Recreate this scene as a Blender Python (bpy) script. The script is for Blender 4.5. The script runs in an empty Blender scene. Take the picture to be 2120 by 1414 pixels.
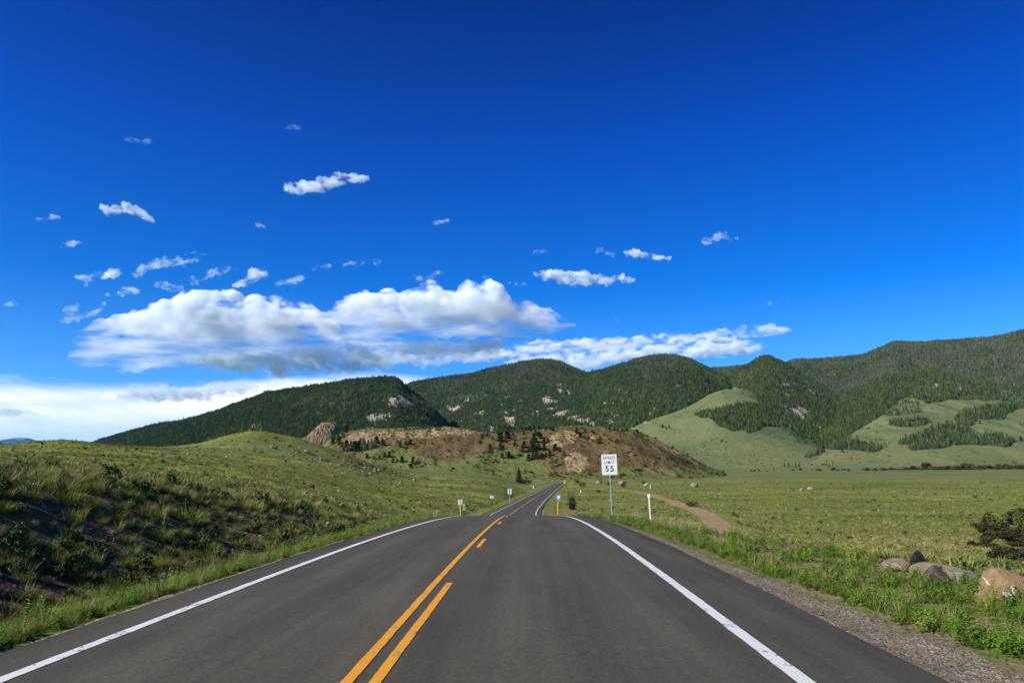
import bpy, bmesh, math, random
import numpy as np
from mathutils import Vector, Matrix, Euler

# ------------------------------------------------------------------ camera, light, exposure
SC = bpy.context.scene
COL = SC.collection
F = 1531.0                      # focal length in photograph pixels (2120 wide)
PITCH = math.radians(10.3)
CZ = 1.75                       # eye height above the road
SUN_EL = math.radians(32.0)
SUN_AZ = math.radians(-122.0)   # clockwise from +Y (the road): low sun over the left shoulder

cam = bpy.data.cameras.new("camera")
cam.sensor_fit = 'HORIZONTAL'; cam.sensor_width = 36.0; cam.lens = 36.0 * F / 2120.0
cam.clip_start = 0.1; cam.clip_end = 200000.0
camo = bpy.data.objects.new("camera", cam); COL.objects.link(camo)
camo.location = (0, 0, CZ); camo.rotation_euler = (math.pi / 2 + PITCH, 0, 0)
SC.camera = camo

sun = bpy.data.lights.new("sun", 'SUN'); sun.energy = 5.0; sun.angle = math.radians(0.5); sun.color = (1.0, 0.93, 0.80)
suno = bpy.data.objects.new("sun", sun); COL.objects.link(suno)
SUN_DIR = Vector((math.sin(SUN_AZ) * math.cos(SUN_EL), math.cos(SUN_AZ) * math.cos(SUN_EL), math.sin(SUN_EL)))
suno.rotation_euler = SUN_DIR.to_track_quat('Z', 'Y').to_euler()

SC.view_settings.view_transform = 'Standard'; SC.view_settings.look = 'None'
SC.view_settings.gamma = 1.0; SC.view_settings.use_curve_mapping = False
SC.view_settings.exposure = 0.85
cy = SC.cycles
cy.max_bounces = 12; cy.diffuse_bounces = 3; cy.glossy_bounces = 2; cy.transmission_bounces = 2
cy.transparent_max_bounces = 8; cy.volume_bounces = 10
cy.use_denoising = True; cy.use_adaptive_sampling = True; cy.adaptive_threshold = 0.01
cy.sample_clamp_indirect = 6.0

# ------------------------------------------------------------------ node helper
class NT:
    def __init__(s, tree): s.t = tree; s.n = tree.nodes; s.l = tree.links
    def new(s, typ, **kw):
        n = s.n.new(typ)
        for k, v in kw.items(): setattr(n, k, v)
        return n
    def put(s, sock, v):
        if v is None: return
        if isinstance(v, bpy.types.NodeSocket): s.l.new(v, sock)
        else: sock.default_value = v
    def math(s, op, a, b=None, c=None, clamp=False):
        n = s.new('ShaderNodeMath', operation=op, use_clamp=clamp)
        s.put(n.inputs[0], a); s.put(n.inputs[1], b); s.put(n.inputs[2], c)
        return n.outputs[0]
    def vmath(s, op, a, b=None, sc=None):
        n = s.new('ShaderNodeVectorMath', operation=op)
        s.put(n.inputs[0], a); s.put(n.inputs[1], b)
        if sc is not None: s.put(n.inputs['Scale'], sc)
        return n.outputs['Value'] if op in ('LENGTH', 'DOT_PRODUCT') else n.outputs[0]
    def noise(s, vec, scale, detail=4, rough=0.55, dist=0.0, dims='3D'):
        n = s.new('ShaderNodeTexNoise', noise_dimensions=dims)
        s.put(n.inputs['Vector'], vec); s.put(n.inputs['Scale'], scale); n.inputs['Detail'].default_value = detail
        n.inputs['Roughness'].default_value = rough; n.inputs['Distortion'].default_value = dist
        return n.outputs['Fac']
    def voro(s, vec, scale, feature='F1', out='Distance', rnd=1.0):
        n = s.new('ShaderNodeTexVoronoi', feature=feature)
        s.put(n.inputs['Vector'], vec); s.put(n.inputs['Scale'], scale); n.inputs['Randomness'].default_value = rnd
        return n.outputs[out]
    def ramp(s, fac, stops, interp='LINEAR'):
        n = s.new('ShaderNodeValToRGB'); cr = n.color_ramp; cr.interpolation = interp
        while len(cr.elements) < len(stops): cr.elements.new(0.5)
        for e, (p, c) in zip(cr.elements, stops):
            e.position = p; e.color = (c, c, c, 1) if isinstance(c, (int, float)) else (*c[:3], 1)
        s.put(n.inputs[0], fac); return n.outputs[0]
    def smooth(s, v, a, b, lo=0.0, hi=1.0):
        n = s.new('ShaderNodeMapRange', interpolation_type='SMOOTHSTEP')
        s.put(n.inputs[0], v); s.put(n.inputs[1], a); s.put(n.inputs[2], b); s.put(n.inputs[3], lo); s.put(n.inputs[4], hi)
        return n.outputs[0]
    def lin(s, v, a, b, lo=0.0, hi=1.0):
        n = s.new('ShaderNodeMapRange')
        s.put(n.inputs[0], v); s.put(n.inputs[1], a); s.put(n.inputs[2], b); s.put(n.inputs[3], lo); s.put(n.inputs[4], hi)
        return n.outputs[0]
    def mix(s, fac, a, b, blend='MIX'):
        n = s.new('ShaderNodeMix', data_type='RGBA', blend_type=blend)
        s.put(n.inputs[0], fac)
        for i, v in ((6, a), (7, b)):
            if isinstance(v, (tuple, list)) and len(v) == 3: v = (*v, 1)
            s.put(n.inputs[i], v)
        return n.outputs[2]
    def attr(s, name, out='Fac', typ='GEOMETRY'):
        n = s.new('ShaderNodeAttribute', attribute_name=name, attribute_type=typ); return n.outputs[out]
    def pos(s): return s.new('ShaderNodeNewGeometry').outputs['Position']
    def obco(s): return s.new('ShaderNodeTexCoord').outputs['Object']
    def sep(s, v):
        n = s.new('ShaderNodeSeparateXYZ'); s.put(n.inputs[0], v); return n.outputs
    def comb(s, x, y, z):
        n = s.new('ShaderNodeCombineXYZ'); s.put(n.inputs[0], x); s.put(n.inputs[1], y); s.put(n.inputs[2], z); return n.outputs[0]
    def bump(s, h, strength=0.5, dist=0.05, normal=None):
        n = s.new('ShaderNodeBump'); n.inputs['Strength'].default_value = strength; n.inputs['Distance'].default_value = dist
        s.put(n.inputs['Height'], h); s.put(n.inputs['Normal'], normal); return n.outputs[0]

def material(name, color=None, rough=0.9, spec=0.25, metal=0.0, build=None):
    m = bpy.data.materials.new(name); m.use_nodes = True
    nt = NT(m.node_tree); b = m.node_tree.nodes['Principled BSDF']
    b.inputs['Roughness'].default_value = rough; b.inputs['Specular IOR Level'].default_value = spec; b.inputs['Metallic'].default_value = metal
    if color is not None: b.inputs['Base Color'].default_value = (*color, 1)
    if build: build(nt, b)
    return m

# ------------------------------------------------------------------ world: physical sky, graded towards the deep polarised blue, with high veil cloud near the horizon
W = bpy.data.worlds.new("World"); SC.world = W; W.use_nodes = True
w = NT(W.node_tree); bg = W.node_tree.nodes['Background']
sky = w.new('ShaderNodeTexSky', sky_type='NISHITA'); sky.sun_disc = False
sky.sun_elevation = SUN_EL; sky.sun_rotation = SUN_AZ; sky.altitude = 2600; sky.air_density = 1.0; sky.dust_density = 0.3; sky.ozone_density = 2.5
wd = w.vmath('NORMALIZE', w.new('ShaderNodeTexCoord').outputs['Generated'])
wx, wy, wz = w.sep(wd)
tint = w.ramp(wz, [(0.0, (.44, .74, 1.0)), (0.12, (.21, .61, 1.02)), (0.24, (.015, .44, 1.02)), (0.42, (.0, .27, .95)), (0.60, (.0, .125, .62)), (1.0, (.0, .07, .45))])
skyc = w.mix(1.0, sky.outputs[0], tint, 'MULTIPLY')
# veil: streaked whitish layer low on the left
az = w.math('DIVIDE', wx, w.math('MAXIMUM', wy, 0.05)); el = w.math('DIVIDE', wz, w.math('MAXIMUM', wy, 0.05))
vp = w.comb(w.math('MULTIPLY', az, 3.0), w.math('MULTIPLY', el, 14.0), 3.7)
n1 = w.noise(vp, 1.0, 5, 0.55, 0.6); n2 = w.noise(w.comb(w.math('MULTIPLY', az, 5.0), w.math('MULTIPLY', el, 34.0), 9.1), 1.0, 5, 0.6, 0.4)
top = w.math('ADD', w.math('MULTIPLY', w.math('SUBTRACT', n1, 0.5), 0.15), w.smooth(az, -0.75, 0.05, 0.118, 0.150))
veil = w.smooth(w.math('SUBTRACT', top, el), -0.008, 0.034)
veil = w.math('MULTIPLY', veil, w.smooth(n2, 0.25, 0.58, 0.55, 1.0))
veil = w.math('MULTIPLY', veil, w.smooth(az, -0.12, 0.22, 0.96, 0.0))
veil = w.math('MULTIPLY', veil, w.smooth(wy, 0.0, 0.3))
vcol = w.mix(w.smooth(el, 0.03, 0.12), (3.2, 4.5, 6.2), (7.4, 7.3, 6.5))
skyc = w.mix(veil, skyc, vcol)
w.put(bg.inputs['Color'], skyc); bg.inputs['Strength'].default_value = 0.10

# ------------------------------------------------------------------ geometry helpers
COS, SIN = math.cos(PITCH), math.sin(PITCH)
def zslope(py):                     # photograph row -> (z - CZ) / Y
    v = (707.0 - np.asarray(py, float)) / F
    return (SIN + v * COS) / (COS - v * SIN)
def uof(px, py):                    # photograph column (at a row) -> X / Y
    return (np.asarray(px, float) - 1060.0) / F * (COS + SIN * zslope(py))
def at(px, py, Y):                  # point seen at a pixel, Y metres ahead
    return Vector((float(uof(px, py)) * Y, Y, CZ + float(zslope(py)) * Y))
def proj(X, Y, Z):
    zc = (Z - CZ); d = Y * COS + zc * SIN
    return 1060 + F * X / d, 707 - F * (zc * COS - Y * SIN) / d

def _hash(ix, iy, iz, seed):
    h = (ix.astype(np.int64) * 374761393 + iy.astype(np.int64) * 668265263 + iz.astype(np.int64) * 2147483647 + seed * 1274126177) & 0xffffffff
    h = ((h ^ (h >> 13)) * 1274126177) & 0xffffffff
    h = ((h ^ (h >> 16)) * 2246822519) & 0xffffffff
    return (h ^ (h >> 15)) & 0xffffffff
_G = np.random.RandomState(5).normal(size=(256, 3)); _G /= np.linalg.norm(_G, axis=1, keepdims=True)
def perlin(x, y, z=0.0, seed=0):
    x, y, z = np.broadcast_arrays(np.asarray(x, float), np.asarray(y, float), np.asarray(z, float))
    ix, iy, iz = np.floor(x), np.floor(y), np.floor(z)
    fx, fy, fz = x - ix, y - iy, z - iz
    ux, uy, uz = (f * f * f * (f * (f * 6 - 15) + 10) for f in (fx, fy, fz))
    out = 0.0
    for dx in (0, 1):
        for dy in (0, 1):
            for dz in (0, 1):
                g = _G[_hash(ix + dx, iy + dy, iz + dz, seed) & 255]
                d = g[..., 0] * (fx - dx) + g[..., 1] * (fy - dy) + g[..., 2] * (fz - dz)
                out = out + d * (ux if dx else 1 - ux) * (uy if dy else 1 - uy) * (uz if dz else 1 - uz)
    return out * 1.5
def fbm(x, y, z=0.0, octaves=4, gain=0.5, lac=2.03, seed=0, ridged=False):
    a, s, t = 1.0, 0.0, 0.0
    x, y, z = np.asarray(x, float), np.asarray(y, float), np.asarray(z, float)
    for i in range(octaves):
        n = perlin(x, y, z, seed + i * 17)
        if ridged: n = 1 - 2 * np.abs(n)
        s = s + a * n; t += a; a *= gain; x = x * lac + 13.7; y = y * lac + 7.1; z = z * lac + 3.3
    return s / t
def sstep(a, b, x):
    t = np.clip((np.asarray(x, float) - a) / (b - a), 0, 1); return t * t * (3 - 2 * t)

def tag(o, label=None, cat=None, group=None, kind=None):
    if label: o['label'] = label
    if cat: o['category'] = cat
    if group: o['group'] = group
    if kind: o['kind'] = kind
    return o
def empty(name, loc=(0, 0, 0), rz=0.0):
    o = bpy.data.objects.new(name, None); COL.objects.link(o); o.location = loc; o.rotation_euler = (0, 0, rz); o.empty_display_size = 0.2
    return o
def link(name, me, mat=None, parent=None):
    if mat is not None:
        for m in (mat if isinstance(mat, (list, tuple)) else [mat]): me.materials.append(m)
    o = bpy.data.objects.new(name, me); COL.objects.link(o)
    if parent: o.parent = parent
    return o
def mesh_np(name, V, faces, smooth=True, attrs=None, fmat=None):
    """faces: (n,3) or (n,4) int array (or list of such arrays); attrs: {name: per-vertex float array}"""
    me = bpy.data.meshes.new(name); V = np.asarray(V, np.float32)
    fl = [np.asarray(f, np.int32) for f in (faces if isinstance(faces, list) else [faces])]
    nl = sum(f.size for f in fl); nf = sum(len(f) for f in fl)
    me.vertices.add(len(V)); me.vertices.foreach_set('co', V.ravel())
    me.loops.add(nl); me.polygons.add(nf)
    me.loops.foreach_set('vertex_index', np.concatenate([f.ravel() for f in fl]))
    tot = np.concatenate([np.full(len(f), f.shape[1], np.int32) for f in fl])
    me.polygons.foreach_set('loop_start', np.concatenate([[0], np.cumsum(tot)[:-1]]).astype(np.int32))
    me.polygons.foreach_set('use_smooth', np.full(nf, smooth))
    if fmat is not None: me.polygons.foreach_set('material_index', np.asarray(fmat, np.int32))
    me.update(calc_edges=True)
    for k, a in (attrs or {}).items():
        at_ = me.attributes.new(k, 'FLOAT', 'POINT'); at_.data.foreach_set('value', np.asarray(a, np.float32).ravel())
    me.validate()
    return me
def grid_faces(nr, nc):
    i = np.arange(nr - 1)[:, None] * nc + np.arange(nc - 1)[None, :]
    return np.stack([i, i + 1, i + nc + 1, i + nc], -1).reshape(-1, 4)
# ------------------------------------------------------------------ the lie of the land
def pchip(xs, ys):
    xs = np.asarray(xs, float); ys = np.asarray(ys, float); h = np.diff(xs); d = np.diff(ys, axis=0) / (h if ys.ndim == 1 else h[:, None])
    m = np.zeros_like(ys); m[0] = d[0]; m[-1] = d[-1]
    a, b = d[:-1], d[1:]; w1 = 2 * h[1:] + h[:-1]; w2 = h[1:] + 2 * h[:-1]
    if ys.ndim > 1: w1 = w1[:, None]; w2 = w2[:, None]
    with np.errstate(all='ignore'):
        mm = (w1 + w2) / (w1 / a + w2 / b)
    m[1:-1] = np.where(a * b > 0, mm, 0)
    def f(x):
        x = np.clip(np.asarray(x, float), xs[0], xs[-1]); i = np.clip(np.searchsorted(xs, x) - 1, 0, len(xs) - 2)
        t = (x - xs[i]) / h[i]; hh = h[i]
        return ((2 * t**3 - 3 * t**2 + 1) * ys[i] + (t**3 - 2 * t**2 + t) * hh * m[i] + (-2 * t**3 + 3 * t**2) * ys[i + 1] + (t**3 - t**2) * hh * m[i + 1])
    f.xs, f.ys, f.m, f.h = xs, ys, m, h
    return f

_ry = [-200, -60, 0, 12] + list(range(18, 79, 6)) + [84, 100, 112, 171, 287, 420, 515, 560, 620, 700, 900]
_rz = [0, 0, 0, 0] + [-5.9e-4 * (y - 12) ** 2 for y in range(18, 79, 6)] + [-2.95, -3.72, -4.05, -4.8, -5.0, -4.25, -3.35, -3.12, -3.6, -5.5, -8]
road_z = pchip(_ry, _rz)
road_x = pchip([-200, -60, 0, 56, 84, 112, 140, 171, 287, 400, 515, 560, 620, 700, 900],
               [-5.0, -2.27, -1.1, 0.0, 0.02, 0.15, 1.15, 3.0, 11.6, 21.4, 32.6, 37.6, 46, 60, 105])

TY = [5, 15, 25, 40, 60, 90, 130, 200, 260, 340, 450, 650, 900, 1300, 2000, 4000]
TP = {  # photograph column: photograph row of the natural ground at each distance in TY (numbers under 200 are heights in metres instead)
 -900: [1.5, 1.5, 1.6, 970, 955, 940, 930, 920, 916, 918, 935, 945, 950, 955, 958, 970],
 -200: [1.45, 1.5, 1.6, 980, 966, 951, 939, 925, 920, 924, 936, 945, 950, 955, 958, 970],
    0: [1.35, 1.45, 1.6, 981, 967, 953, 941, 929, 921.5, 928, 938, 946, 950, 955, 958, 970],
  120: [1.25, 1.35, 1.5, 987, 971, 956, 943, 925, 913, 923, 938, 946, 950, 955, 958, 970],
  220: [1.1, 1.2, 1.38, 996, 980, 961, 948, 932, 923, 928, 938, 946, 950, 955, 958, 970],
  300: [0.9, 1.0, 1.2, 1004, 987, 965, 951, 936, 929, 929, 938, 946, 950, 955, 958, 970],
  400: [0.65, 0.8, 0.85, 1017, 1000, 975, 959, 943, 934, 922, 935, 946, 950, 955, 958, 970],
  460: [0.4, 0.55, 0.5, 1025, 1006, 983, 966, 947, 935, 905, 925, 945, 950, 955, 958, 970],
  520: [0.3, 0.4, 0.3, 1036, 1018, 993, 974, 954, 940, 894, 918, 945, 950, 955, 958, 970],
  600: [0.1, 0.15, 0.1, 1058, 1044, 1012, 989, 964, 950, 907, 926, 948, 952, 955, 958, 970],
  700: [0.0, 0.0, -.2, -.7, -1.4, 1041, 1014, 981, 967, 938, 945, 955, 956, 956, 958, 970],
  850: [-.5, -.5, -.5, -1.1, -2.4, -3.5, 1042, 1015, 1002, 988, 977, 968, 964, 962, 958, 970],
 1000: [-1, -1, -1, -1.3, -2.6, -3.6, -4.2, -4.4, 1007, 1000, 989, 978, 972, 966, 960, 970],
 1100: [-1.5, -1.5, -1.5, -1.6, -2.8, -4.0, -4.5, -5.2, -5.2, -5.0, -4.0, 990, 978, 968, 960, 970],
 1250: [-2, -2, -2.2, -2.4, -3.2, -4.2, -4.7, -5.0, -4.8, -4.3, -3.0, 986, 975, 968, 960, 970],
 1400: [-2, -2, -2.6, -3.2, -3.9, -4.4, -4.8, -4.9, -4.7, -4.1, -2.2, 984.5, 973.5, 968, 960, 970],
 1800: [-2, -2.2, -2.9, -3.6, -4.2, -4.6, -4.9, -5.0, -4.7, -3.9, -1.6, 983, 972, 966, 960, 970],
 2120: [-2, -2.2, -2.9, -3.7, -4.3, -4.7, -5.0, -5.0, -4.6, -3.7, -1.3, 982, 971, 965, 960, 970],
 2900: [-2, -2.2, -2.9, -3.7, -4.3, -4.7, -5.0, -5.0, -4.5, -3.5, -1.0, 980, 969, 963, 958, 970]}
_tpx = sorted(TP)
_tz = np.array([[v if v < 200 else CZ + float(zslope(v)) * y for v, y in zip(TP[p], TY)] for p in _tpx])
_colf = pchip(_tpx, _tz)                                   # along columns: returns rows for every distance
_lny = np.log(np.array(TY, float))
def _tab(px, Y):
    """smooth two-way reading of the table"""
    sh = px.shape; px = px.ravel(); ly = np.log(np.clip(Y.ravel(), TY[0], TY[-1]))
    ci = np.clip(np.searchsorted(_colf.xs, np.clip(px, _tpx[0], _tpx[-1])) - 1, 0, len(_tpx) - 2)
    t = (np.clip(px, _tpx[0], _tpx[-1]) - _colf.xs[ci]) / _colf.h[ci]; hh = _colf.h[ci]
    b = (2*t**3 - 3*t**2 + 1, (t**3 - 2*t**2 + t) * hh, -2*t**3 + 3*t**2, (t**3 - t**2) * hh)
    rj = np.clip(np.searchsorted(_lny, ly) - 1, 0, len(TY) - 2)
    def col(j):
        j = np.clip(j, 0, len(TY) - 1)
        return b[0] * _colf.ys[ci, j] + b[1] * _colf.m[ci, j] + b[2] * _colf.ys[ci + 1, j] + b[3] * _colf.m[ci + 1, j]
    p0, p1, p2, p3 = col(rj - 1), col(rj), col(rj + 1), col(rj + 2)
    x0, x1, x2, x3 = (_lny[np.clip(rj + k, 0, len(TY) - 1)] for k in (-1, 0, 1, 2))
    d = p2 - p1; h = x2 - x1
    dl = np.where(x1 > x0, (p1 - p0) / np.maximum(x1 - x0, 1e-6), d / h); dr = np.where(x3 > x2, (p3 - p2) / np.maximum(x3 - x2, 1e-6), d / h); dm = d / h
    lim = lambda a, c: np.where(a * c > 0, 2 * a * c / np.where(a + c == 0, 1, a + c), 0)
    m1, m2 = lim(dl, dm), lim(dm, dr); s = (ly - x1) / h
    z = (2*s**3 - 3*s**2 + 1) * p1 + (s**3 - 2*s**2 + s) * h * m1 + (-2*s**3 + 3*s**2) * p2 + (s**3 - s**2) * h * m2
    return z.reshape(sh)

# dirt track on the right-hand meadow: centre line and width
TRACK = np.array([(16.5, 52), (19.5, 64), (24.5, 86), (31, 118), (37.5, 155), (43.3, 210), (48.3, 258), (50.5, 288), (49.5, 315), (45, 333), (38, 343)], float)
def _dist_track(X, Y):
    d = np.full(np.shape(X), 1e9)
    for a, b in zip(TRACK[:-1], TRACK[1:]):
        ab = b - a; t = np.clip(((X - a[0]) * ab[0] + (Y - a[1]) * ab[1]) / (ab @ ab), 0, 1)
        d = np.minimum(d, np.hypot(X - a[0] - t * ab[0], Y - a[1] - t * ab[1]))
    return d

def ground_z(X, Y, rough=True):
    X = np.asarray(X, float); Y = np.asarray(Y, float); X, Y = np.broadcast_arrays(X, Y)
    Ye = np.maximum(Y, 22.0); px = 1060 + F / COS * X / Ye
    zn = _tab(px, Ye)
    far = sstep(40, 150, Y)
    if rough:
        left = sstep(0, -20, X)
        zn = zn + (0.10 + 0.25 * far) * fbm(X / 9, Y / 9, 0, 4, seed=3) + 0.9 * far * fbm(X / 70, Y / 38, 0, 4, seed=8) * sstep(2500, 600, Y)
        zn = zn + left * sstep(35, 90, Y) * sstep(500, 380, Y) * (1.05 * fbm(X / 55, Y / 11, 0, 3, seed=21) + 0.5 * fbm(X / 7, Y / 7, 0, 3, seed=22, ridged=True))
        zn = zn + (1 - left) * (0.45 * sstep(40, 90, Y) * fbm(X / 26, Y / 12, 0, 3, seed=31) + 0.9 * sstep(70, 200, Y) * sstep(700, 450, Y) * fbm(X / 90, Y / 34, 0, 3, seed=33))
    zr = road_z(Y); s = X - road_x(Y)
    # left: shoulder, shallow ditch, cut bank; right: verge, then fill slope
    L = np.clip(-s - 4.25, 0, None)
    verge_l = zr - 0.05 - 0.62 * sstep(0.0, 3.0, L) + 0.10 * sstep(2.6, 4.6, L)
    a, b = 7.3 - 2.2 * far, 13.2 - 3.0 * far
    tl = np.clip((-s - a) / (b - a), 0, 1); tl = tl ** 0.8; tl = tl * tl * (3 - 2 * tl)
    zl = verge_l + (zn - verge_l) * tl
    R = np.clip(s - 4.75, 0, None)
    verge_r = zr - 0.05 - 0.07 * sstep(0.0, 0.6, R) - 0.02 * sstep(0.8, 4.0, R)
    c = 9.7 - 2.0 * sstep(13, 28, Y) - 1.9 * far; d = c + 6.2 - 3.0 * far
    tr = sstep(0, 1, (s - c) / (d - c)); zrr = verge_r + (zn - verge_r) * tr
    z = np.where(s < 0, zl, zrr)
    on = sstep(3.6, 5.4, np.abs(s + (s < 0) * 0.0))
    if rough:
        z = z + on * (0.05 * fbm(X / 1.1, Y / 1.1, 0, 3, seed=41) * sstep(120, 50, Y) + 0.16 * (np.where(s < 0, sstep(-6.5, -9.5, s), 0)) * .8 * fbm(X / 1.7, Y / 1.7, 0, 4, seed=44, ridged=True) * sstep(90, 60, Y))
    near = sstep(4.9, 4.3, np.abs(s + 0.0)); z = z - 0.06 * near
    dt = _dist_track(X, Y) if np.any((X > 5) & (Y < 420)) else np.full(X.shape, 1e9)
    z = np.where(dt < 12, z - 0.10 * sstep(2.6, 1.6, dt), z)
    return np.where(Y > 560, z * sstep(900, 560, np.abs(Y)) + zn * (1 - sstep(900, 560, np.abs(Y))), z)

# ------------------------------------------------------------------ hills and mountains: each a ridge line seen in the photograph, at its own distance, with front and back slopes
class Ridge:
    def __init__(s, sil, Yr, Yb, base_py, amp=30.0, wave=420.0, back=0.7, seed=1, shape=0.5, smooth_foot=1.0, crest=0.0):
        s.smooth_foot = smooth_foot
        s.sil = np.array(sil, float); s.px = s.sil[:, 0]; s.Yr, s.Yb = Yr, Yb; s.amp, s.wave, s.seed, s.shape, s.crest = amp, wave, seed, shape, crest
        s.back = back
        u = uof(s.sil[:, 0], s.sil[:, 1]); o = np.argsort(u); s.u = u[o]
        s.zr = pchip(s.u, CZ + zslope(s.sil[o, 1]) * Yr)
        s.zb = CZ + float(zslope(base_py)) * Yb if base_py > 200 else base_py
        s.u0, s.u1 = s.u[0], s.u[-1]
    def z(s, X, Y, rough=True):
        X = np.asarray(X, float); Y = np.asarray(Y, float); X, Y = np.broadcast_arrays(X, Y)
        u = X / np.maximum(Y, 1.0)
        # the ridge bows a little in depth so that it is no straight wall
        bow = 1.0 + 0.05 * perlin(u * 5.0, s.seed * 3.1, 0.5, s.seed)
        Yr, Yb = s.Yr * bow, s.Yb
        t = (Y - Yb) / (Yr - Yb)
        zr = s.zr(u) * bow
        zr = np.where((u < s.u0) | (u > s.u1), s.zb, zr)
        if rough and s.crest: zr = zr + s.crest * fbm(u * 60, s.seed * 1.7, 0, 4, seed=s.seed + 5)
        tf = np.clip(t, 0, 1); p = s.shape * tf + (1 - s.shape) * tf * tf * (3 - 2 * tf)
        tb = np.clip((t - 1) / s.back, 0, 1); pb = 1 - tb * tb * (3 - 2 * tb)
        H = np.where(t <= 1, p, pb); rise = zr - s.zb
        z = s.zb + rise * H
        if rough and s.amp:
            wgt = np.where(t <= 1, 4 * tf * (1 - tf), 0.6 * tb) * np.clip(rise / (6 * s.amp), 0, 1)
            wgt = wgt * (s.smooth_foot + (1 - s.smooth_foot) * sstep(.30, .62, t))
            wx = X + 0.25 * s.wave * perlin(X / s.wave, Y / s.wave, 2.2, s.seed + 3)
            r = fbm(wx / s.wave, Y / (s.wave * 1.9), s.seed * 0.37, 5, 0.5, seed=s.seed, ridged=True)
            z = z + s.amp * wgt * (r - 0.35)
        return np.where(t < 0, -1e4, np.where(t > 1 + s.back, -1e4, z))
    def mesh(s, name, nu, nf, nb, cover, kind='structure', margin=0.0):
        us = np.linspace(s.u0 - margin, s.u1 + margin, nu)
        ts = np.concatenate([np.linspace(0.0, 1, nf), 1 + s.back * np.linspace(0, 1, nb + 1)[1:] ** 1.2 * 0.999])
        U, T = np.meshgrid(us, ts)
        Yv = s.Yb + (s.Yr * (1.0 + 0.05 * perlin(U * 5.0, s.seed * 3.1, 0.5, s.seed)) - s.Yb) * np.clip(T, 1e-4, None); Xv = U * Yv
        Z = s.z(Xv, Yv)
        Z = np.where(Z < -9e3, s.zb, Z); Z[0] -= 8; Z[-1] -= 8; Z[:, 0] -= 8; Z[:, -1] -= 8
        me = mesh_np(name, np.stack([Xv, Yv, Z], -1).reshape(-1, 3), grid_faces(len(ts), nu), True, {k: v.ravel() for k, v in cover(Xv, Yv, Z).items()})
        return me

def poly_mask(px, py, poly, soft=3.0, wob=5.0, seed=0):
    """1 inside the polygon, 0 outside, over arrays of photograph coordinates with an uneven rim"""
    P = np.array(poly, float); px = np.asarray(px, float) + wob * fbm(np.asarray(px) / 14, np.asarray(py) / 9, seed, 3, seed=seed + 60); py = np.asarray(py, float) + 0.6 * wob * fbm(np.asarray(px) / 14, np.asarray(py) / 9, seed + 5, 3, seed=seed + 61)
    ins = np.zeros(px.shape, bool); j = len(P) - 1
    for i in range(len(P)):
        xi, yi = P[i]; xj, yj = P[j]
        if yi != yj:
            c = ((yi > py) != (yj > py)) & (px < (xj - xi) * (py - yi) / (yj - yi) + xi); ins ^= c
        j = i
    return ins.astype(float)
def land_px(X, Y, Z): return proj(X, Y, Z)

RG = {}
RG['distant'] = Ridge([(-420, 925), (-250, 912), (-60, 914), (0, 911), (20, 908), (36, 906), (60, 907), (76, 912), (95, 912), (115, 914), (150, 924), (230, 935)], 26000, 22000, 978, amp=120, wave=3500, seed=4)
RG['far_left'] = Ridge([(120, 950), (170, 928), (200, 915), (230, 906), (262, 896), (300, 886), (345, 876), (400, 872), (500, 862), (600, 880), (760, 945)], 3100, 2100, 962, amp=25, seed=7, crest=4)
RG['left_mountain'] = Ridge([(210, 958), (270, 925), (330, 896), (390, 874), (440, 858), (500, 835), (560, 816), (620, 806), (680, 797), (740, 788), (790, 786), (818, 788), (836, 800), (852, 814), (870, 828), (890, 845), (905, 860), (930, 884), (960, 915), (1000, 955)], 2150, 1080, 969, amp=50, wave=330, seed=11, crest=5)
RG['mid_left'] = Ridge([(740, 880), (800, 820), (840, 800), (860, 792), (900, 787), (940, 780), (980, 774), (1020, 763), (1060, 755), (1095, 748), (1130, 746), (1158, 751), (1185, 762), (1210, 772), (1250, 788), (1330, 830), (1420, 890)], 3500, 2100, 955, amp=72, wave=520, seed=13, crest=6)
RG['mid'] = Ridge([(850, 945), (900, 900), (940, 862), (985, 838), (1030, 820), (1075, 810), (1120, 798), (1175, 787), (1230, 774), (1275, 760), (1310, 749), (1345, 740), (1382, 737), (1415, 742), (1445, 754), (1475, 770), (1500, 780), (1530, 800), (1570, 840), (1620, 900), (1680, 950)], 2750, 1400, 968, amp=70, wave=420, seed=17, crest=5, smooth_foot=.25)
RG['saddle'] = Ridge([(1380, 800), (1430, 768), (1475, 762), (1520, 759), (1560, 756), (1610, 766), (1680, 800), (1780, 880)], 3900, 2800, 930, amp=30, wave=450, seed=19, crest=5)
RG['cone'] = Ridge([(1380, 945), (1430, 890), (1470, 835), (1500, 805), (1525, 775), (1550, 756), (1570, 745), (1588, 740), (1606, 746), (1630, 758), (1660, 775), (1690, 792), (1715, 808), (1735, 822), (1760, 848), (1800, 890), (1850, 940)], 2500, 1350, 968, amp=58, wave=300, seed=23, crest=5, smooth_foot=.25)
RG['fan'] = Ridge([(1230, 985), (1270, 935), (1306, 894), (1350, 869), (1400, 852), (1440, 834), (1475, 814), (1500, 807), (1530, 806), (1560, 812), (1590, 824), (1630, 846), (1680, 878), (1730, 912), (1790, 950), (1830, 970)], 1820, 1180, 971, amp=7, wave=240, seed=27, shape=.75, back=.5, crest=.5)
RG['right_far'] = Ridge([(1480, 860), (1560, 790), (1610, 763), (1650, 747), (1690, 745), (1730, 743), (1770, 740), (1800, 733), (1828, 722), (1852, 712), (1900, 713), (1950, 708), (2000, 704), (2050, 699), (2090, 694), (2120, 686), (2200, 674), (2400, 660), (2700, 690), (2900, 760)], 4200, 2500, 930, amp=110, wave=560, seed=29, crest=7)
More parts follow.
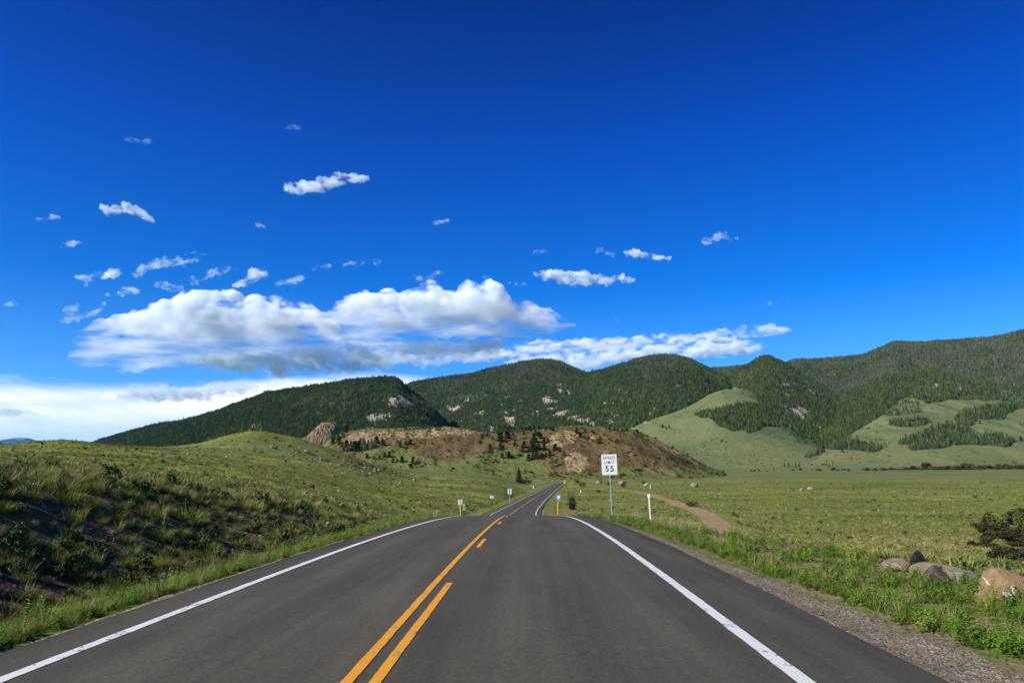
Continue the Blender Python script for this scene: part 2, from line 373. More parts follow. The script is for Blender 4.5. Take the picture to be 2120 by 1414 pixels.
RG['right'] = Ridge([(1560, 955), (1610, 930), (1660, 890), (1700, 862), (1740, 834), (1775, 812), (1810, 793), (1850, 778), (1890, 774), (1940, 773), (1985, 779), (2020, 788), (2060, 797), (2100, 806), (2150, 815), (2300, 830), (2600, 860), (2900, 930)], 2350, 1150, 971, amp=36, wave=340, seed=31, shape=0.62, crest=4)
RG['brown'] = Ridge([(600, 972), (640, 940), (670, 918), (692, 903), (712, 895), (740, 891), (770, 890), (800, 890), (840, 888), (880, 888), (920, 886), (950, 888), (985, 893), (1020, 896), (1060, 895), (1100, 890), (1150, 884), (1200, 881), (1240, 883), (1280, 885), (1310, 889), (1345, 903), (1380, 921), (1410, 936), (1440, 953), (1465, 965), (1480, 971), (1500, 976)], 700, 545, 993, amp=9, wave=85, seed=37, shape=0.55, crest=0.6)

FOREST_LINE = {  # lower edge of the trees on each slope, as photograph polylines
 'mid': [(800, 2000), (1305, 2000), (1306, 888), (1340, 872), (1390, 858), (1420, 846), (1445, 832), (1470, 815), (1500, 806), (1515, 803), (1520, 700)],
 'cone': [(1380, 700), (1505, 806), (1530, 804), (1552, 812), (1566, 824), (1578, 842), (1590, 852), (1606, 868), (1625, 884), (1660, 890), (1700, 890), (1900, 890)],
 'right': [(1600, 2000), (1650, 900), (1672, 922), (1700, 930), (1760, 935), (1823, 935), (1826, 920), (1752, 906), (1776, 890), (1800, 877), (1816, 868), (1840, 856), (1860, 826), (1886, 818), (1906, 830), (1921, 836), (1962, 828), (2010, 828), (2070, 829), (2120, 838), (2500, 850)]}
RIGHT_WOOD = [(1600, 960), (1650, 886), (1672, 923), (1700, 930), (1760, 931), (1800, 936), (1823, 935), (1828, 924), (1790, 918), (1750, 907), (1776, 890), (1816, 868), (1838, 850), (1864, 826), (1888, 818), (1906, 830), (1921, 836), (1962, 828), (2010, 827), (2070, 829), (2120, 838), (2600, 860), (2600, 500), (1600, 500)]
WOODS = [  # stands of trees on the right-hand meadows
 [(1978, 876), (1975, 868), (1985, 858), (1997, 849), (2030, 844), (2055, 840), (2114, 833), (2160, 833), (2160, 842), (2110, 846), (2085, 857), (2082, 868), (2055, 870), (2026, 868), (2012, 881), (1985, 882)],
 [(1855, 917), (1880, 907), (1909, 897), (1930, 886), (1944, 879), (1980, 879), (2017, 888), (2014, 902), (2040, 900), (2070, 900), (2096, 908), (2102, 914), (2085, 926), (2050, 923), (2012, 920), (1975, 922), (1947, 928), (1886, 933), (1878, 926), (1900, 920), (1870, 921)],
 [(1836, 876), (1850, 871), (1875, 869), (1905, 866), (1930, 873), (1918, 880), (1890, 884), (1862, 884), (1842, 880)],
 [(1668, 943), (1690, 934), (1709, 931), (1710, 935), (1690, 943), (1668, 947)]]
CONE_WOOD = [(1436, 858), (1462, 851), (1482, 848), (1505, 842), (1530, 838), (1556, 836), (1580, 843), (1604, 856), (1625, 876), (1608, 884), (1585, 882), (1566, 892), (1548, 896), (1534, 890), (1518, 893), (1498, 886), (1484, 880), (1470, 866), (1455, 866)]
ROCKS = {
 'left_mountain': [[(802, 838), (812, 822), (830, 812), (846, 806), (856, 818), (868, 832), (880, 846), (868, 850), (850, 836), (838, 846), (820, 842), (810, 850)]],
 'mid': [[(1030, 806), (1044, 800), (1046, 828), (1034, 840), (1028, 822)], [(1148, 804), (1160, 797), (1176, 798), (1186, 818), (1172, 824), (1152, 812)], [(1136, 822), (1146, 818), (1148, 838), (1138, 842)], [(1140, 846), (1170, 842), (1200, 862), (1232, 872), (1228, 880), (1190, 874), (1150, 866)], [(1040, 850), (1062, 856), (1072, 878), (1056, 884), (1040, 870)], [(1100, 846), (1120, 850), (1110, 862)]],
 'mid_left': [[(928, 842), (945, 838), (960, 846), (948, 858), (932, 854)], [(960, 832), (972, 824), (976, 834)]],
 'cone': [[(1590, 838), (1610, 826), (1622, 834), (1650, 850), (1660, 862), (1640, 866), (1618, 856), (1600, 852)], [(1634, 786), (1650, 790), (1656, 800), (1640, 802)], [(1668, 804), (1690, 806), (1700, 816), (1680, 816)], [(1640, 838), (1668, 846), (1672, 862), (1655, 868)], [(1596, 798), (1616, 800), (1606, 810)]],
 'fan': [[(1590, 838), (1610, 832), (1622, 838), (1650, 854), (1660, 866), (1640, 870), (1618, 862), (1602, 858)]],
 'right': [[(2084, 812), (2100, 812), (2118, 830), (2104, 834), (2090, 824)], [(1930, 790), (1946, 794), (1940, 806), (1928, 802)]]}
def forest_mask(key, X, Y, Z):
    """(trees, grey dead trees, aspen, rock) 0..1 on a ridge's surface"""
    px, py = land_px(X, Y, Z); n = fbm(X / 130, Y / 130, 0.3, 4, seed=71); n2 = fbm(X / 60, Y / 60, 0.9, 3, seed=77)
    rock = np.zeros(px.shape)
    for k, p in enumerate(ROCKS.get(key, [])): rock = np.maximum(rock, poly_mask(px, py, p, wob=20, seed=80 + k) * sstep(-.16, .16, fbm(X / 26, Y / 40, Z / 30, 4, seed=85)))
    if key in ('cone', 'mid', 'left_mountain', 'fan'):      # small outcrops scattered through the woods
        where = {'cone': sstep(1585, 1620, px), 'fan': 0 * px, 'mid': sstep(800, 825, py), 'left_mountain': sstep(815, 835, py) * sstep(640, 720, px)}[key]
        rock = np.maximum(rock, .9 * where * sstep(.20, .34, fbm(X / 38, Y / 55, Z / 34, 4, seed=87)))
    grey = np.zeros(px.shape); asp = sstep(0.30, 0.42, n2 + 0.35 * n)
    if key in ('far_left', 'saddle', 'mid_left', 'right_far', 'left_mountain'): trees = np.ones(px.shape)
    elif key == 'mid':
        L = np.array(FOREST_LINE['mid']); trees = (py < np.interp(px, L[2:-1, 0], L[2:-1, 1]) + 5 * n2).astype(float); trees = np.where(px < 1306, 1.0, trees)
    elif key == 'cone':
        L = np.array(FOREST_LINE['cone']); trees = (py < np.interp(px, L[1:, 0], L[1:, 1]) + 6 * n2).astype(float)
        asp = asp * (py > 800)
    elif key == 'fan':
        trees = poly_mask(px, py, CONE_WOOD, wob=5, seed=3); trees = np.maximum(trees, poly_mask(px, py, [(1546, 796), (1560, 818), (1574, 838), (1600, 862), (1622, 880), (1652, 897), (1700, 925), (1740, 940), (1850, 980), (1850, 780)], wob=8, seed=12)); trees = np.maximum(trees, .35 * poly_mask(px, py, [(1596, 866), (1612, 868), (1645, 893), (1672, 918), (1660, 922), (1630, 898)], wob=6, seed=14)); asp = asp * .5
    elif key == 'right':
        trees = poly_mask(px, py, RIGHT_WOOD, wob=6, seed=5)
        for k, p in enumerate(WOODS[:3]): trees = np.maximum(trees, poly_mask(px, py, p, wob=5, seed=7 + k))
        trees = np.maximum(trees, 0.25 * poly_mask(px, py, [(1845, 850), (1864, 826), (1890, 820), (1915, 845), (1905, 856), (1860, 860), (1830, 862)], seed=15))
    else: trees = np.zeros(px.shape)
    if key == 'mid_left': grey = sstep(-0.12, 0.25, n + 0.012 * (790 - py))
    if key == 'mid': grey = sstep(0.05, 0.4, n + 0.012 * (782 - py) - 0.0035 * np.abs(px - 1330))
    if key == 'right_far': grey = sstep(-0.25, 0.2, n + 0.1)
    if key == 'saddle': grey = sstep(-0.3, 0.1, n + 0.2)
    if key == 'left_mountain':
        grey = 0.12 * sstep(-0.1, 0.3, n); asp = np.maximum(asp, sstep(-0.10, 0.25, n2) * poly_mask(px, py, [(560, 830), (620, 812), (700, 800), (800, 790), (835, 806), (790, 832), (700, 842), (600, 846)], seed=2))
    if key == 'right': grey = 0.25 * sstep(0, 0.3, n) + 0.5 * sstep(1850, 1900, px) * sstep(0.0, 0.2, n2); asp = np.maximum(asp, 0.8 * sstep(-0.1, 0.2, n2) * poly_mask(px, py, [(1690, 880), (1760, 860), (1790, 850), (1770, 880), (1700, 910), (1676, 916)], seed=4)); asp = np.maximum(asp, poly_mask(px, py, [(1974, 880), (1974, 866), (1990, 856), (2000, 866), (1996, 882)], seed=6) * 0.9)
    if key == 'cone': grey = 0.2 * sstep(0, 0.3, n)
    trees = trees * (1 - 0.95 * rock)
    thin = 1 - 0.75 * sstep(0.25, 0.5, fbm(X / 45, Y / 45, 1.7, 3, seed=91)) * (key in ('cone', 'mid', 'left_mountain'))
    return trees * thin, grey, asp * (1 - 0.8 * grey), rock
def cover_of(key):
    def cov(X, Y, Z):
        t, g, a, r = forest_mask(key, X, Y, Z)
        return {'trees': t, 'rock': r}
    return cov
# ------------------------------------------------------------------ materials of the land
def haze_free(c, k): return tuple(k * v for v in c)
def b_ground(nt, b):
    p = nt.pos(); x, y, z = nt.sep(p)
    soil, track, lush, pale = nt.attr('soil'), nt.attr('track'), nt.attr('lush'), nt.attr('pale')
    flat = nt.comb(nt.math('MULTIPLY', x, 0.45), y, z)
    n_big = nt.noise(flat, 0.018, 4, 0.6); n_mid = nt.noise(flat, 0.13, 4, 0.6); n_fine = nt.noise(p, 1.1, 4, 0.65); n_vf = nt.noise(p, 6.0, 3, 0.7)
    c = nt.ramp(n_big, [(0.32, (.055, .082, .020)), (0.45, (.105, .130, .032)), (0.56, (.165, .170, .056)), (0.70, (.100, .112, .042))])
    c = nt.mix(nt.smooth(n_mid, 0.40, 0.66), c, nt.ramp(n_fine, [(0.3, (.045, .068, .014)), (0.6, (.150, .160, .048)), (0.8, (.19, .175, .075))]))
    c = nt.mix(nt.math('MULTIPLY', nt.smooth(nt.noise(flat, 0.035, 3, 0.5), 0.56, 0.66), 0.55), c, (.075, .105, .055))
    c = nt.mix(nt.math('MULTIPLY', pale, 0.85), c, nt.ramp(n_big, [(0.3, (.078, .112, .048)), (0.7, (.118, .136, .066))]))
    c = nt.mix(nt.math('MULTIPLY', lush, 0.8), c, nt.ramp(n_fine, [(0.3, (.045, .10, .012)), (0.7, (.10, .16, .03))]))
    dirt = nt.ramp(n_vf, [(0.25, (.038, .027, .019)), (0.5, (.092, .065, .045)), (0.75, (.18, .132, .094))])
    dirt = nt.mix(nt.smooth(x, 1.0, 4.0), dirt, nt.ramp(n_vf, [(0.25, (.11, .075, .052)), (0.5, (.19, .135, .098)), (0.75, (.28, .21, .16))]))
    c = nt.mix(nt.math('MULTIPLY', soil, nt.smooth(nt.math('ADD', n_fine, nt.math('MULTIPLY', soil, 0.35)), 0.42, 0.62)), c, dirt)
    tr = nt.ramp(n_fine, [(0.25, (.17, .122, .068)), (0.75, (.28, .21, .125))])
    c = nt.mix(nt.smooth(nt.math('ADD', track, nt.math('MULTIPLY', nt.math('SUBTRACT', n_fine, 0.5), 0.5)), 0.35, 0.6), c, tr)
    nt.put(b.inputs['Base Color'], c)
    nt.put(b.inputs['Normal'], nt.bump(nt.math('ADD', n_vf, nt.math('MULTIPLY', n_fine, 2.0)), 0.55, 0.10))
M_GROUND = material('meadow_ground', rough=1.0, spec=0.0, build=b_ground)
def b_hill(nt, b):
    p = nt.pos(); trees, rock = nt.attr('trees'), nt.attr('rock')
    nb = nt.noise(p, 0.006, 5, 0.6); nm = nt.noise(p, 0.03, 5, 0.65); nf = nt.noise(p, 0.16, 4, 0.7)
    g = nt.ramp(nb, [(0.3, (.076, .106, .048)), (0.5, (.108, .132, .058)), (0.7, (.132, .142, .066))])
    g = nt.mix(nt.smooth(nm, 0.5, 0.75, 0, 0.6), g, (.145, .135, .072))
    fl = nt.ramp(nf, [(0.3, (.024, .030, .012)), (0.55, (.048, .055, .024)), (0.8, (.095, .086, .052))])
    c = nt.mix(nt.smooth(nt.math('ADD', trees, nt.math('MULTIPLY', nt.math('SUBTRACT', nm, 0.5), 0.5)), 0.35, 0.65), g, fl)
    rk = nt.ramp(nf, [(0.25, (.10, .09, .068)), (0.45, (.26, .235, .185)), (0.7, (.42, .385, .31))])
    c = nt.mix(nt.smooth(nt.math('ADD', rock, nt.math('MULTIPLY', nt.math('SUBTRACT', nf, 0.5), 0.9)), 0.42, 0.6), c, rk)
    nt.put(b.inputs['Base Color'], c)
    nt.put(b.inputs['Normal'], nt.bump(nt.math('ADD', nt.math('MULTIPLY', nf, nt.math('ADD', rock, 0.35)), nt.math('MULTIPLY', nm, 1.0)), 0.8, 6.0))
M_HILL = material('mountain_slope', rough=1.0, spec=0.0, build=b_hill)
def b_brown(nt, b):
    p = nt.pos(); x, y, z = nt.sep(p); red, rock = nt.attr('red'), nt.attr('rock')
    nb = nt.noise(p, 0.03, 5, 0.65); nf = nt.noise(p, 0.35, 5, 0.7); str_ = nt.noise(nt.comb(nt.math('MULTIPLY', x, 1.0), nt.math('MULTIPLY', y, 0.25), nt.math('MULTIPLY', z, 0.25)), 0.16, 4, 0.65)
    g = nt.ramp(nb, [(0.3, (.075, .098, .030)), (0.7, (.120, .128, .048))])
    r = nt.ramp(str_, [(0.28, (.058, .050, .022)), (0.45, (.098, .070, .034)), (0.6, (.128, .088, .046)), (0.75, (.175, .13, .078))])
    r = nt.mix(nt.smooth(nf, 0.48, 0.68, 0, 0.75), r, (.066, .074, .026))
    c = nt.mix(nt.smooth(nt.math('ADD', red, nt.math('MULTIPLY', nt.math('SUBTRACT', nb, 0.5), 0.8)), 0.35, 0.62), g, r)
    rk = nt.ramp(nf, [(0.28, (.07, .052, .032)), (0.5, (.21, .155, .085)), (0.72, (.34, .27, .16))])
    c = nt.mix(nt.smooth(nt.math('ADD', rock, nt.math('MULTIPLY', nt.math('SUBTRACT', nf, 0.5), 0.7)), 0.42, 0.6), c, rk)
    nt.put(b.inputs['Base Color'], c)
    nt.put(b.inputs['Normal'], nt.bump(nt.math('ADD', nf, nt.math('MULTIPLY', str_, 1.5)), 0.8, 1.6))
M_BROWN = material('brown_hillside', rough=1.0, spec=0.0, build=b_brown)
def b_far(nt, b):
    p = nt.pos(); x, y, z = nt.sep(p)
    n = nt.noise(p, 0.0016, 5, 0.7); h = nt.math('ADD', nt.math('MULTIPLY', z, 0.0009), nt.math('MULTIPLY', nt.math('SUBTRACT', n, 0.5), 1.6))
    c = nt.mix(nt.smooth(h, 0.62, 0.74), (.010, .028, .075), (.017, .040, .085))  # blue of the distant haze is put into the base colour
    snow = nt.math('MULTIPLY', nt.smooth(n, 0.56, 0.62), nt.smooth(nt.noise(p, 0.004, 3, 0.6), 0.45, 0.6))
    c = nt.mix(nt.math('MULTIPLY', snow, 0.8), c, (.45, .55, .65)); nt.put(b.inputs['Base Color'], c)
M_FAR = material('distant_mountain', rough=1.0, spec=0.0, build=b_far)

# ------------------------------------------------------------------ the ground sheet
_nr = np.concatenate([np.exp(np.arange(math.log(5), math.log(6050), 0.0062)) - 45.0, [8000, 14000, 25000, 45000, 90000]])
_uu = np.linspace(-1.5, 1.5, 620)
GU, GY = np.meshgrid(_uu, _nr); GX = GU * (GY + 45.0)
GZ = ground_z(GX, GY)
GZ = np.where(GY > 6050, -30.0, GZ)
S_ = GX - road_x(GY)
_soil = np.maximum(sstep(-6.4, -8.2, S_) * sstep(-17.0, -12.5, S_) * sstep(75, 48, GY) * (0.80 + 0.6 * fbm(GX / 2.5, GY / 2.5, 0, 4, seed=51)),
                   1.0 * sstep(5.0, 6.2, S_) * sstep(10.6, 9.0, S_) * sstep(60, 30, GY) * sstep(-0.35, 0.05, fbm(GX / 1.3, GY / 1.3, 0, 3, seed=53)))
_soil = np.clip(_soil + 0.9 * sstep(14, 4, np.hypot((GX - 8.8) / 1.0, (GY - 112) / 5.0)), 0, 1)
_px, _py = proj(GX, np.maximum(GY, 1), GZ)
_sand = ((GY > 900) & (GY < 2000)).astype(float) * poly_mask(_px, _py, [(2040, 944), (2070, 938), (2140, 936), (2300, 940), (2300, 945), (2140, 945)], wob=2)
_lush = np.clip(sstep(9.5, 6.5, np.abs(S_)) * sstep(500, 120, GY), 0, 1)
_track = np.maximum(sstep(2.4, 1.2, _dist_track(GX, GY)) * (GY < 345) * (GX > 5), _sand)
_pale = sstep(250, 760, GY + 60 * fbm(GX / 140, GY / 60, 0, 3, seed=57))
me = mesh_np('ground', np.stack([GX, GY, GZ], -1).reshape(-1, 3), grid_faces(len(_nr), len(_uu)), True,
             {'soil': _soil, 'track': _track, 'lush': _lush, 'pale': _pale})
tag(link('ground', me, M_GROUND), 'grassy valley floor and left hillside on both sides of the road', None, None, 'structure')

# ------------------------------------------------------------------ mountains
def brown_cover(X, Y, Z):
    px, py = land_px(X, Y, Z)
    red = np.maximum(poly_mask(px, py, [(720, 925), (760, 905), (800, 893), (900, 886), (990, 893), (1030, 900), (1000, 910), (985, 930), (960, 950), (920, 955), (870, 945), (850, 925), (800, 925), (760, 935)], wob=16, seed=31),
                     poly_mask(px, py, [(1060, 905), (1100, 893), (1180, 886), (1280, 888), (1340, 903), (1420, 940), (1480, 972), (1440, 972), (1380, 967), (1320, 965), (1260, 972), (1210, 978), (1150, 980), (1120, 960), (1090, 930)], wob=16, seed=32))
    red = np.maximum(red, poly_mask(px, py, [(640, 960), (700, 905), (730, 895), (760, 920), (740, 960)], wob=8, seed=30))
    red = np.maximum(red, .8 * poly_mask(px, py, [(940, 880), (1110, 880), (1110, 940), (1075, 935), (1050, 930), (1020, 932), (985, 940), (950, 940)], wob=12, seed=29))
    rock = np.zeros(px.shape)
    for k, p in enumerate([[(716, 926), (712, 912), (728, 898), (760, 893), (800, 893), (812, 900), (790, 915), (770, 922), (750, 918), (735, 930)], [(820, 892), (900, 888), (955, 889), (985, 894), (960, 904), (930, 898), (880, 908), (840, 905), (820, 912)],
                           [(1130, 918), (1150, 895), (1180, 890), (1200, 900), (1190, 915), (1160, 925)], [(1165, 950), (1190, 935), (1215, 945), (1220, 960), (1200, 978), (1175, 976)], [(1210, 905), (1232, 900), (1226, 915)], [(1330, 905), (1352, 905), (1420, 938), (1470, 966), (1440, 962), (1390, 935)]]):
        rock = np.maximum(rock, poly_mask(px, py, p, wob=10, seed=33 + k) * (0.65 if k == 5 else 1.0))
    return {'red': red, 'rock': rock}
def build_ridge(key, name, nu, nf, nb, mat, label, cover=None):
    me = RG[key].mesh(name, nu, nf, nb, cover or cover_of(key), margin=0.01)
    return tag(link(name, me, mat), label, None, None, 'structure')
build_ridge('distant', 'mountain', 120, 20, 6, M_FAR, 'hazy blue snow-flecked mountain on the far left horizon', lambda X, Y, Z: {'trees': np.zeros(X.shape)})
build_ridge('far_left', 'mountain', 160, 60, 8, M_HILL, 'dark wooded shoulder behind the left end of the left mountain')
build_ridge('left_mountain', 'mountain', 420, 170, 20, M_HILL, 'pine covered mountain behind the left grassy hill')
build_ridge('mid_left', 'mountain', 320, 120, 14, M_HILL, 'rounded mountain with grey dead trees right of the left mountain')
build_ridge('mid', 'mountain', 420, 180, 20, M_HILL, 'broad dark wooded mountain above the speed sign with pale cliffs')
build_ridge('saddle', 'mountain', 140, 60, 8, M_HILL, 'low grey wooded ridge between the broad mountain and the cone')
build_ridge('cone', 'mountain', 360, 180, 16, M_HILL, 'cone-shaped mountain with rocky flank and meadow at its foot')
build_ridge('fan', 'hill', 320, 130, 20, M_HILL, 'smooth pale green meadow fan below the cone-shaped mountain')
build_ridge('right_far', 'mountain', 420, 140, 14, M_HILL, 'long high grey-green ridge rising to the right edge')
build_ridge('right', 'hill', 460, 200, 16, M_HILL, 'wooded spur over rolling meadows on the right')
# the brown hill gets broken, cliffed ground where its rock shows
_old = Ridge.z
def _brown_z(X, Y, rough=True):
    R = RG['brown']; Z = _old(R, X, Y, rough)
    px, py = proj(X, Y, Z); u = X / np.maximum(Y, 1)
    crag = sstep(1.0, 0.55, np.abs((px - 860) / 170)) * sstep(905, 893, py) + 0.8 * np.exp(-((px - 1192) / 26) ** 2 - ((py - 955) / 22) ** 2) + 0.8 * np.exp(-((px - 1165) / 26) ** 2 - ((py - 905) / 14) ** 2)
    n = fbm(X / 9, Y / 14, Z / 30, 4, seed=101, ridged=True)
    return np.where(Z > -9e3, Z + 2.6 * np.clip(crag, 0, 1) * (n - 0.2) + 0.5 * fbm(X / 6, Y / 6, 0, 3, seed=103), Z)
RG['brown'].z = _brown_z
build_ridge('brown', 'hill', 620, 190, 24, M_BROWN, 'low red-brown rocky hill dotted with junipers behind the speed sign', brown_cover)

LAND = ['brown', 'right', 'fan', 'cone', 'mid', 'left_mountain', 'mid_left', 'saddle', 'right_far', 'far_left']
def land_z(X, Y):
    z = ground_z(X, Y)
    for k in LAND:
        if np.any((Y > RG[k].Yb)): z = np.maximum(z, RG[k].z(X, Y))
    return z
def hit(px, py, y0=8.0, y1=4500.0):
    """where the line of sight through a photograph pixel meets the land"""
    dx, dz = float(uof(px, py)), float(zslope(py))
    ys = np.exp(np.linspace(math.log(y0), math.log(y1), 500))
    d = CZ + dz * ys - land_z(dx * ys, ys)
    i = np.argmax(d < 0) if np.any(d < 0) else len(ys) - 1
    a, b = ys[max(i - 1, 0)], ys[i]
    for _ in range(3):
        yy = np.linspace(a, b, 12); d = CZ + dz * yy - land_z(dx * yy, yy); j = np.argmax(d < 0) if np.any(d < 0) else 11
        a, b = yy[max(j - 1, 0)], yy[j]
    Y = 0.5 * (a + b); return Vector((dx * Y, Y, float(land_z(np.array([dx * Y]), np.array([Y]))[0])))

# ------------------------------------------------------------------ the road
def b_asphalt(nt, b):
    p = nt.pos(); x, y, z = nt.sep(p); s = nt.attr('across')
    n1 = nt.math('ADD', nt.math('MULTIPLY', nt.noise(p, 90, 3, 0.7), .6), nt.math('MULTIPLY', nt.noise(p, 22, 3, 0.8), .4)); n2 = nt.noise(nt.comb(x, nt.math('MULTIPLY', y, 0.12), z), 1.3, 4, 0.6); n3 = nt.noise(p, 0.35, 3, 0.5); st = nt.noise(nt.comb(nt.math('MULTIPLY', s, 4.0), nt.math('MULTIPLY', y, 0.05), 0), 1.0, 3, 0.6)
    c = nt.ramp(n1, [(0.27, (.026, .0245, .0195)), (0.5, (.054, .0515, .0410)), (0.70, (.096, .0915, .073)), (0.82, (.18, .172, .140))])
    lane = nt.math('ADD', nt.smooth(nt.math('ABSOLUTE', nt.math('SUBTRACT', nt.math('ABSOLUTE', nt.math('SUBTRACT', nt.math('ABSOLUTE', nt.math('SUBTRACT', s, 0.0)), 1.75)), 0.85)), 0.1, 0.55, 0.16, 0.0), nt.lin(n2, 0.3, 0.7, -0.18, 0.18))
    f = nt.math('ADD', nt.math('ADD', 1.0, lane), nt.math('ADD', nt.lin(n3, 0.3, 0.7, -0.08, 0.08), nt.lin(st, 0.3, 0.7, -0.14, 0.14)))
    edge = nt.smooth(nt.math('ABSOLUTE', nt.math('SUBTRACT', s, 0.27)), 3.9, 4.5, 0.0, 0.22)
    f = nt.math('SUBTRACT', f, edge)
    nt.put(b.inputs['Base Color'], nt.vmath('SCALE', c, sc=f))
    nt.put(b.inputs['Roughness'], nt.lin(n2, 0.3, 0.7, 0.84, 0.96))
    nt.put(b.inputs['Normal'], nt.bump(n1, 0.35, 0.006))
M_ASPHALT = material('asphalt', rough=0.9, spec=0.12, build=b_asphalt)
def paint(name, col, worn):
    def bb(nt, b):
        p = nt.pos(); n = nt.noise(p, 14, 5, 0.7); n2 = nt.noise(p, 80, 3, 0.7); n3 = nt.noise(p, 2.0, 3, 0.6)
        k = nt.smooth(nt.math('ADD', n, nt.math('MULTIPLY', nt.math('SUBTRACT', n3, 0.5), 0.5)), worn, worn + 0.1)
        c = nt.mix(nt.smooth(n2, 0.3, 0.7), tuple(v * 0.82 for v in col), col)
        nt.put(b.inputs['Base Color'], nt.mix(k, c, (.075, .073, .068)))
        nt.put(b.inputs['Normal'], nt.bump(n2, 0.3, 0.004))
    return material(name, rough=0.65, spec=0.3, build=bb)
M_WHITE = paint('white_road_paint', (.56, .58, .58), 0.585); M_YELLOW = paint('yellow_road_paint', (.60, .27, .010), 0.595)
ROAD_L, ROAD_R = -4.2, 4.75
_ysr = np.concatenate([np.arange(-60, 0, 2.0), np.arange(0, 70, 0.25), np.arange(70, 700, 2.5)])
def frame_at(Y):
    Y = np.asarray(Y, float); dx = (road_x(Y + .5) - road_x(Y - .5)); return dx / np.hypot(dx, 1), 1 / np.hypot(dx, 1)
def road_surf(s, Y): return road_z(Y) + 0.035 * (1 - np.clip(np.abs(s) / 4.4, 0, 1.1) ** 2)
def strip(ss, ys, lift, zfun=road_surf):
    """sheet following the road: ss is (len(ys), k) offsets across"""
    Y = np.repeat(ys[:, None], ss.shape[1], 1); tx, ty = frame_at(Y)
    X = road_x(Y) + ss * ty; YY = Y - ss * tx
    return np.stack([X, YY, zfun(ss, Y) + lift], -1), Y
ss = np.repeat(np.array([[ROAD_L - .004, ROAD_L, ROAD_L + .01, -3.5, -2.6, -1.75, -.9, 0, .9, 1.75, 2.6, 3.5, 4.2, ROAD_R - .01, ROAD_R, ROAD_R + .004]]), len(_ysr), 0)
taper = np.where(_ysr[:, None] > 85, 1.0, 0.0) * sstep(85, 120, _ysr[:, None])
ss[:, :3] += (0.05 * fbm(_ysr / 0.8, 3.3, 0, 3, seed=5) + 0.06 * perlin(_ysr / 7, 1.3, 0, 6))[:, None]
ss[:, -3:] += (0.04 * fbm(_ysr / 0.7, 9.3, 0, 3, seed=7) + 0.07 * perlin(_ysr / 6, 5.3, 0, 8))[:, None] - 0.45 * taper
V, _ = strip(ss, _ysr, 0.0); V[:, 0, 2] -= 0.10; V[:, -1, 2] -= 0.10
me = mesh_np('road', V.reshape(-1, 3), grid_faces(*ss.shape), False, {'across': ss})
tag(link('road', me, M_ASPHALT), 'dark two-lane asphalt highway running over a crest into the valley', None, None, 'structure')
def marking(name, s0, width, y0, y1, mat, label, jit=0.013):
    ys = np.concatenate([np.arange(y0, min(y1, 60), 0.12), np.arange(max(y0, 60), y1, 1.2)]) if y1 > 60 else np.arange(y0, y1 + .01, 0.12)
    e = np.stack([s0 - width / 2 + jit * fbm(ys / 0.25, 1.1, s0, 3, seed=9), np.full(len(ys), s0), s0 + width / 2 + jit * fbm(ys / 0.25, 7.1, s0, 3, seed=10)], 1)
    V, _ = strip(e, ys, 0.006)
    me = mesh_np(name, V.reshape(-1, 3), grid_faces(*e.shape), True)
    return tag(link(name, me, mat), label, None, None, 'structure')
marking('edge_line', -3.47, 0.14, -30, 640, M_WHITE, 'solid white line along the left edge of the road')
marking('edge_line', 3.47, 0.155, -30, 640, M_WHITE, 'solid white line along the right edge of the road')
marking('centre_line', -0.44, 0.105, -30, 640, M_YELLOW, 'solid yellow line along the middle of the road')
marking('centre_line', -0.20, 0.105, -10, 12.6, M_YELLOW, 'second solid yellow line ending in front of the camera')
for i, y in enumerate([(19.0, 21.9), (30.8, 33.8), (43, 46), (55, 58)] + [(112 + 12 * k, 115.2 + 12 * k) for k in range(28)]):
    marking('centre_dash', -0.20, 0.105, y[0], y[1], M_YELLOW, 'short yellow dash beside the solid centre line')
# gravel along the edges of the asphalt
def b_gravel(nt, b):
    p = nt.pos(); v = nt.voro(p, 38, out='Color'); d = nt.voro(p, 38); n = nt.noise(p, 3.0, 4, 0.6); r = nt.sep(v)[0]
    c = nt.ramp(r, [(0.1, (.075, .062, .042)), (0.5, (.165, .138, .096)), (0.8, (.24, .21, .155)), (0.97, (.38, .35, .29))])
    c = nt.mix(nt.smooth(n, 0.45, 0.65, 0, 0.6), c, (.175, .135, .082)); nt.put(b.inputs['Base Color'], c)
    nt.put(b.inputs['Normal'], nt.bump(nt.math('SUBTRACT', 1.0, d), 0.9, 0.02))
M_GRAVEL = material('roadside_gravel', rough=1.0, spec=0.1, build=b_gravel)
def gz(s, Y):
    return ground_z(road_x(Y) + s, Y)
for name, sa, sb, lab in (('shoulder', 4.6, 5.55, 'strip of pale gravel beside the right edge of the asphalt'), ('shoulder', -4.05, -4.62, 'narrow strip of gravel beside the left edge of the asphalt')):
    ys = np.concatenate([np.arange(-20, 60, 0.2), np.arange(60, 400, 2.0)]); k = np.linspace(0, 1, 7)[None, :]
    wid = (sb + (0.30 if sb > 0 else 0.16) * fbm(ys / 1.3, 4.4, 0, 4, seed=61) + (0.55 if sb > 0 else 0) * (sstep(16, 5, ys) - sstep(12, 40, ys) * 0.9))[:, None]
    e = sa + (wid - sa) * k; V, _ = strip(e, ys, 0.0, lambda s, Y: ground_z(road_x(Y) + s, Y)); V[..., 2] = np.minimum(V[..., 2] + 0.022, 9e9); V[:, -1, 2] -= 0.06
    V[..., 2] = np.where(np.abs(e) < np.where(e < 0, 4.25, 4.8), np.minimum(V[..., 2], road_surf(e, np.repeat(ys[:, None], 7, 1)) - 0.02), V[..., 2])
    me = mesh_np(name, V.reshape(-1, 3), grid_faces(len(ys), 7), True); tag(link(name, me, M_GRAVEL), lab, None, None, 'structure')
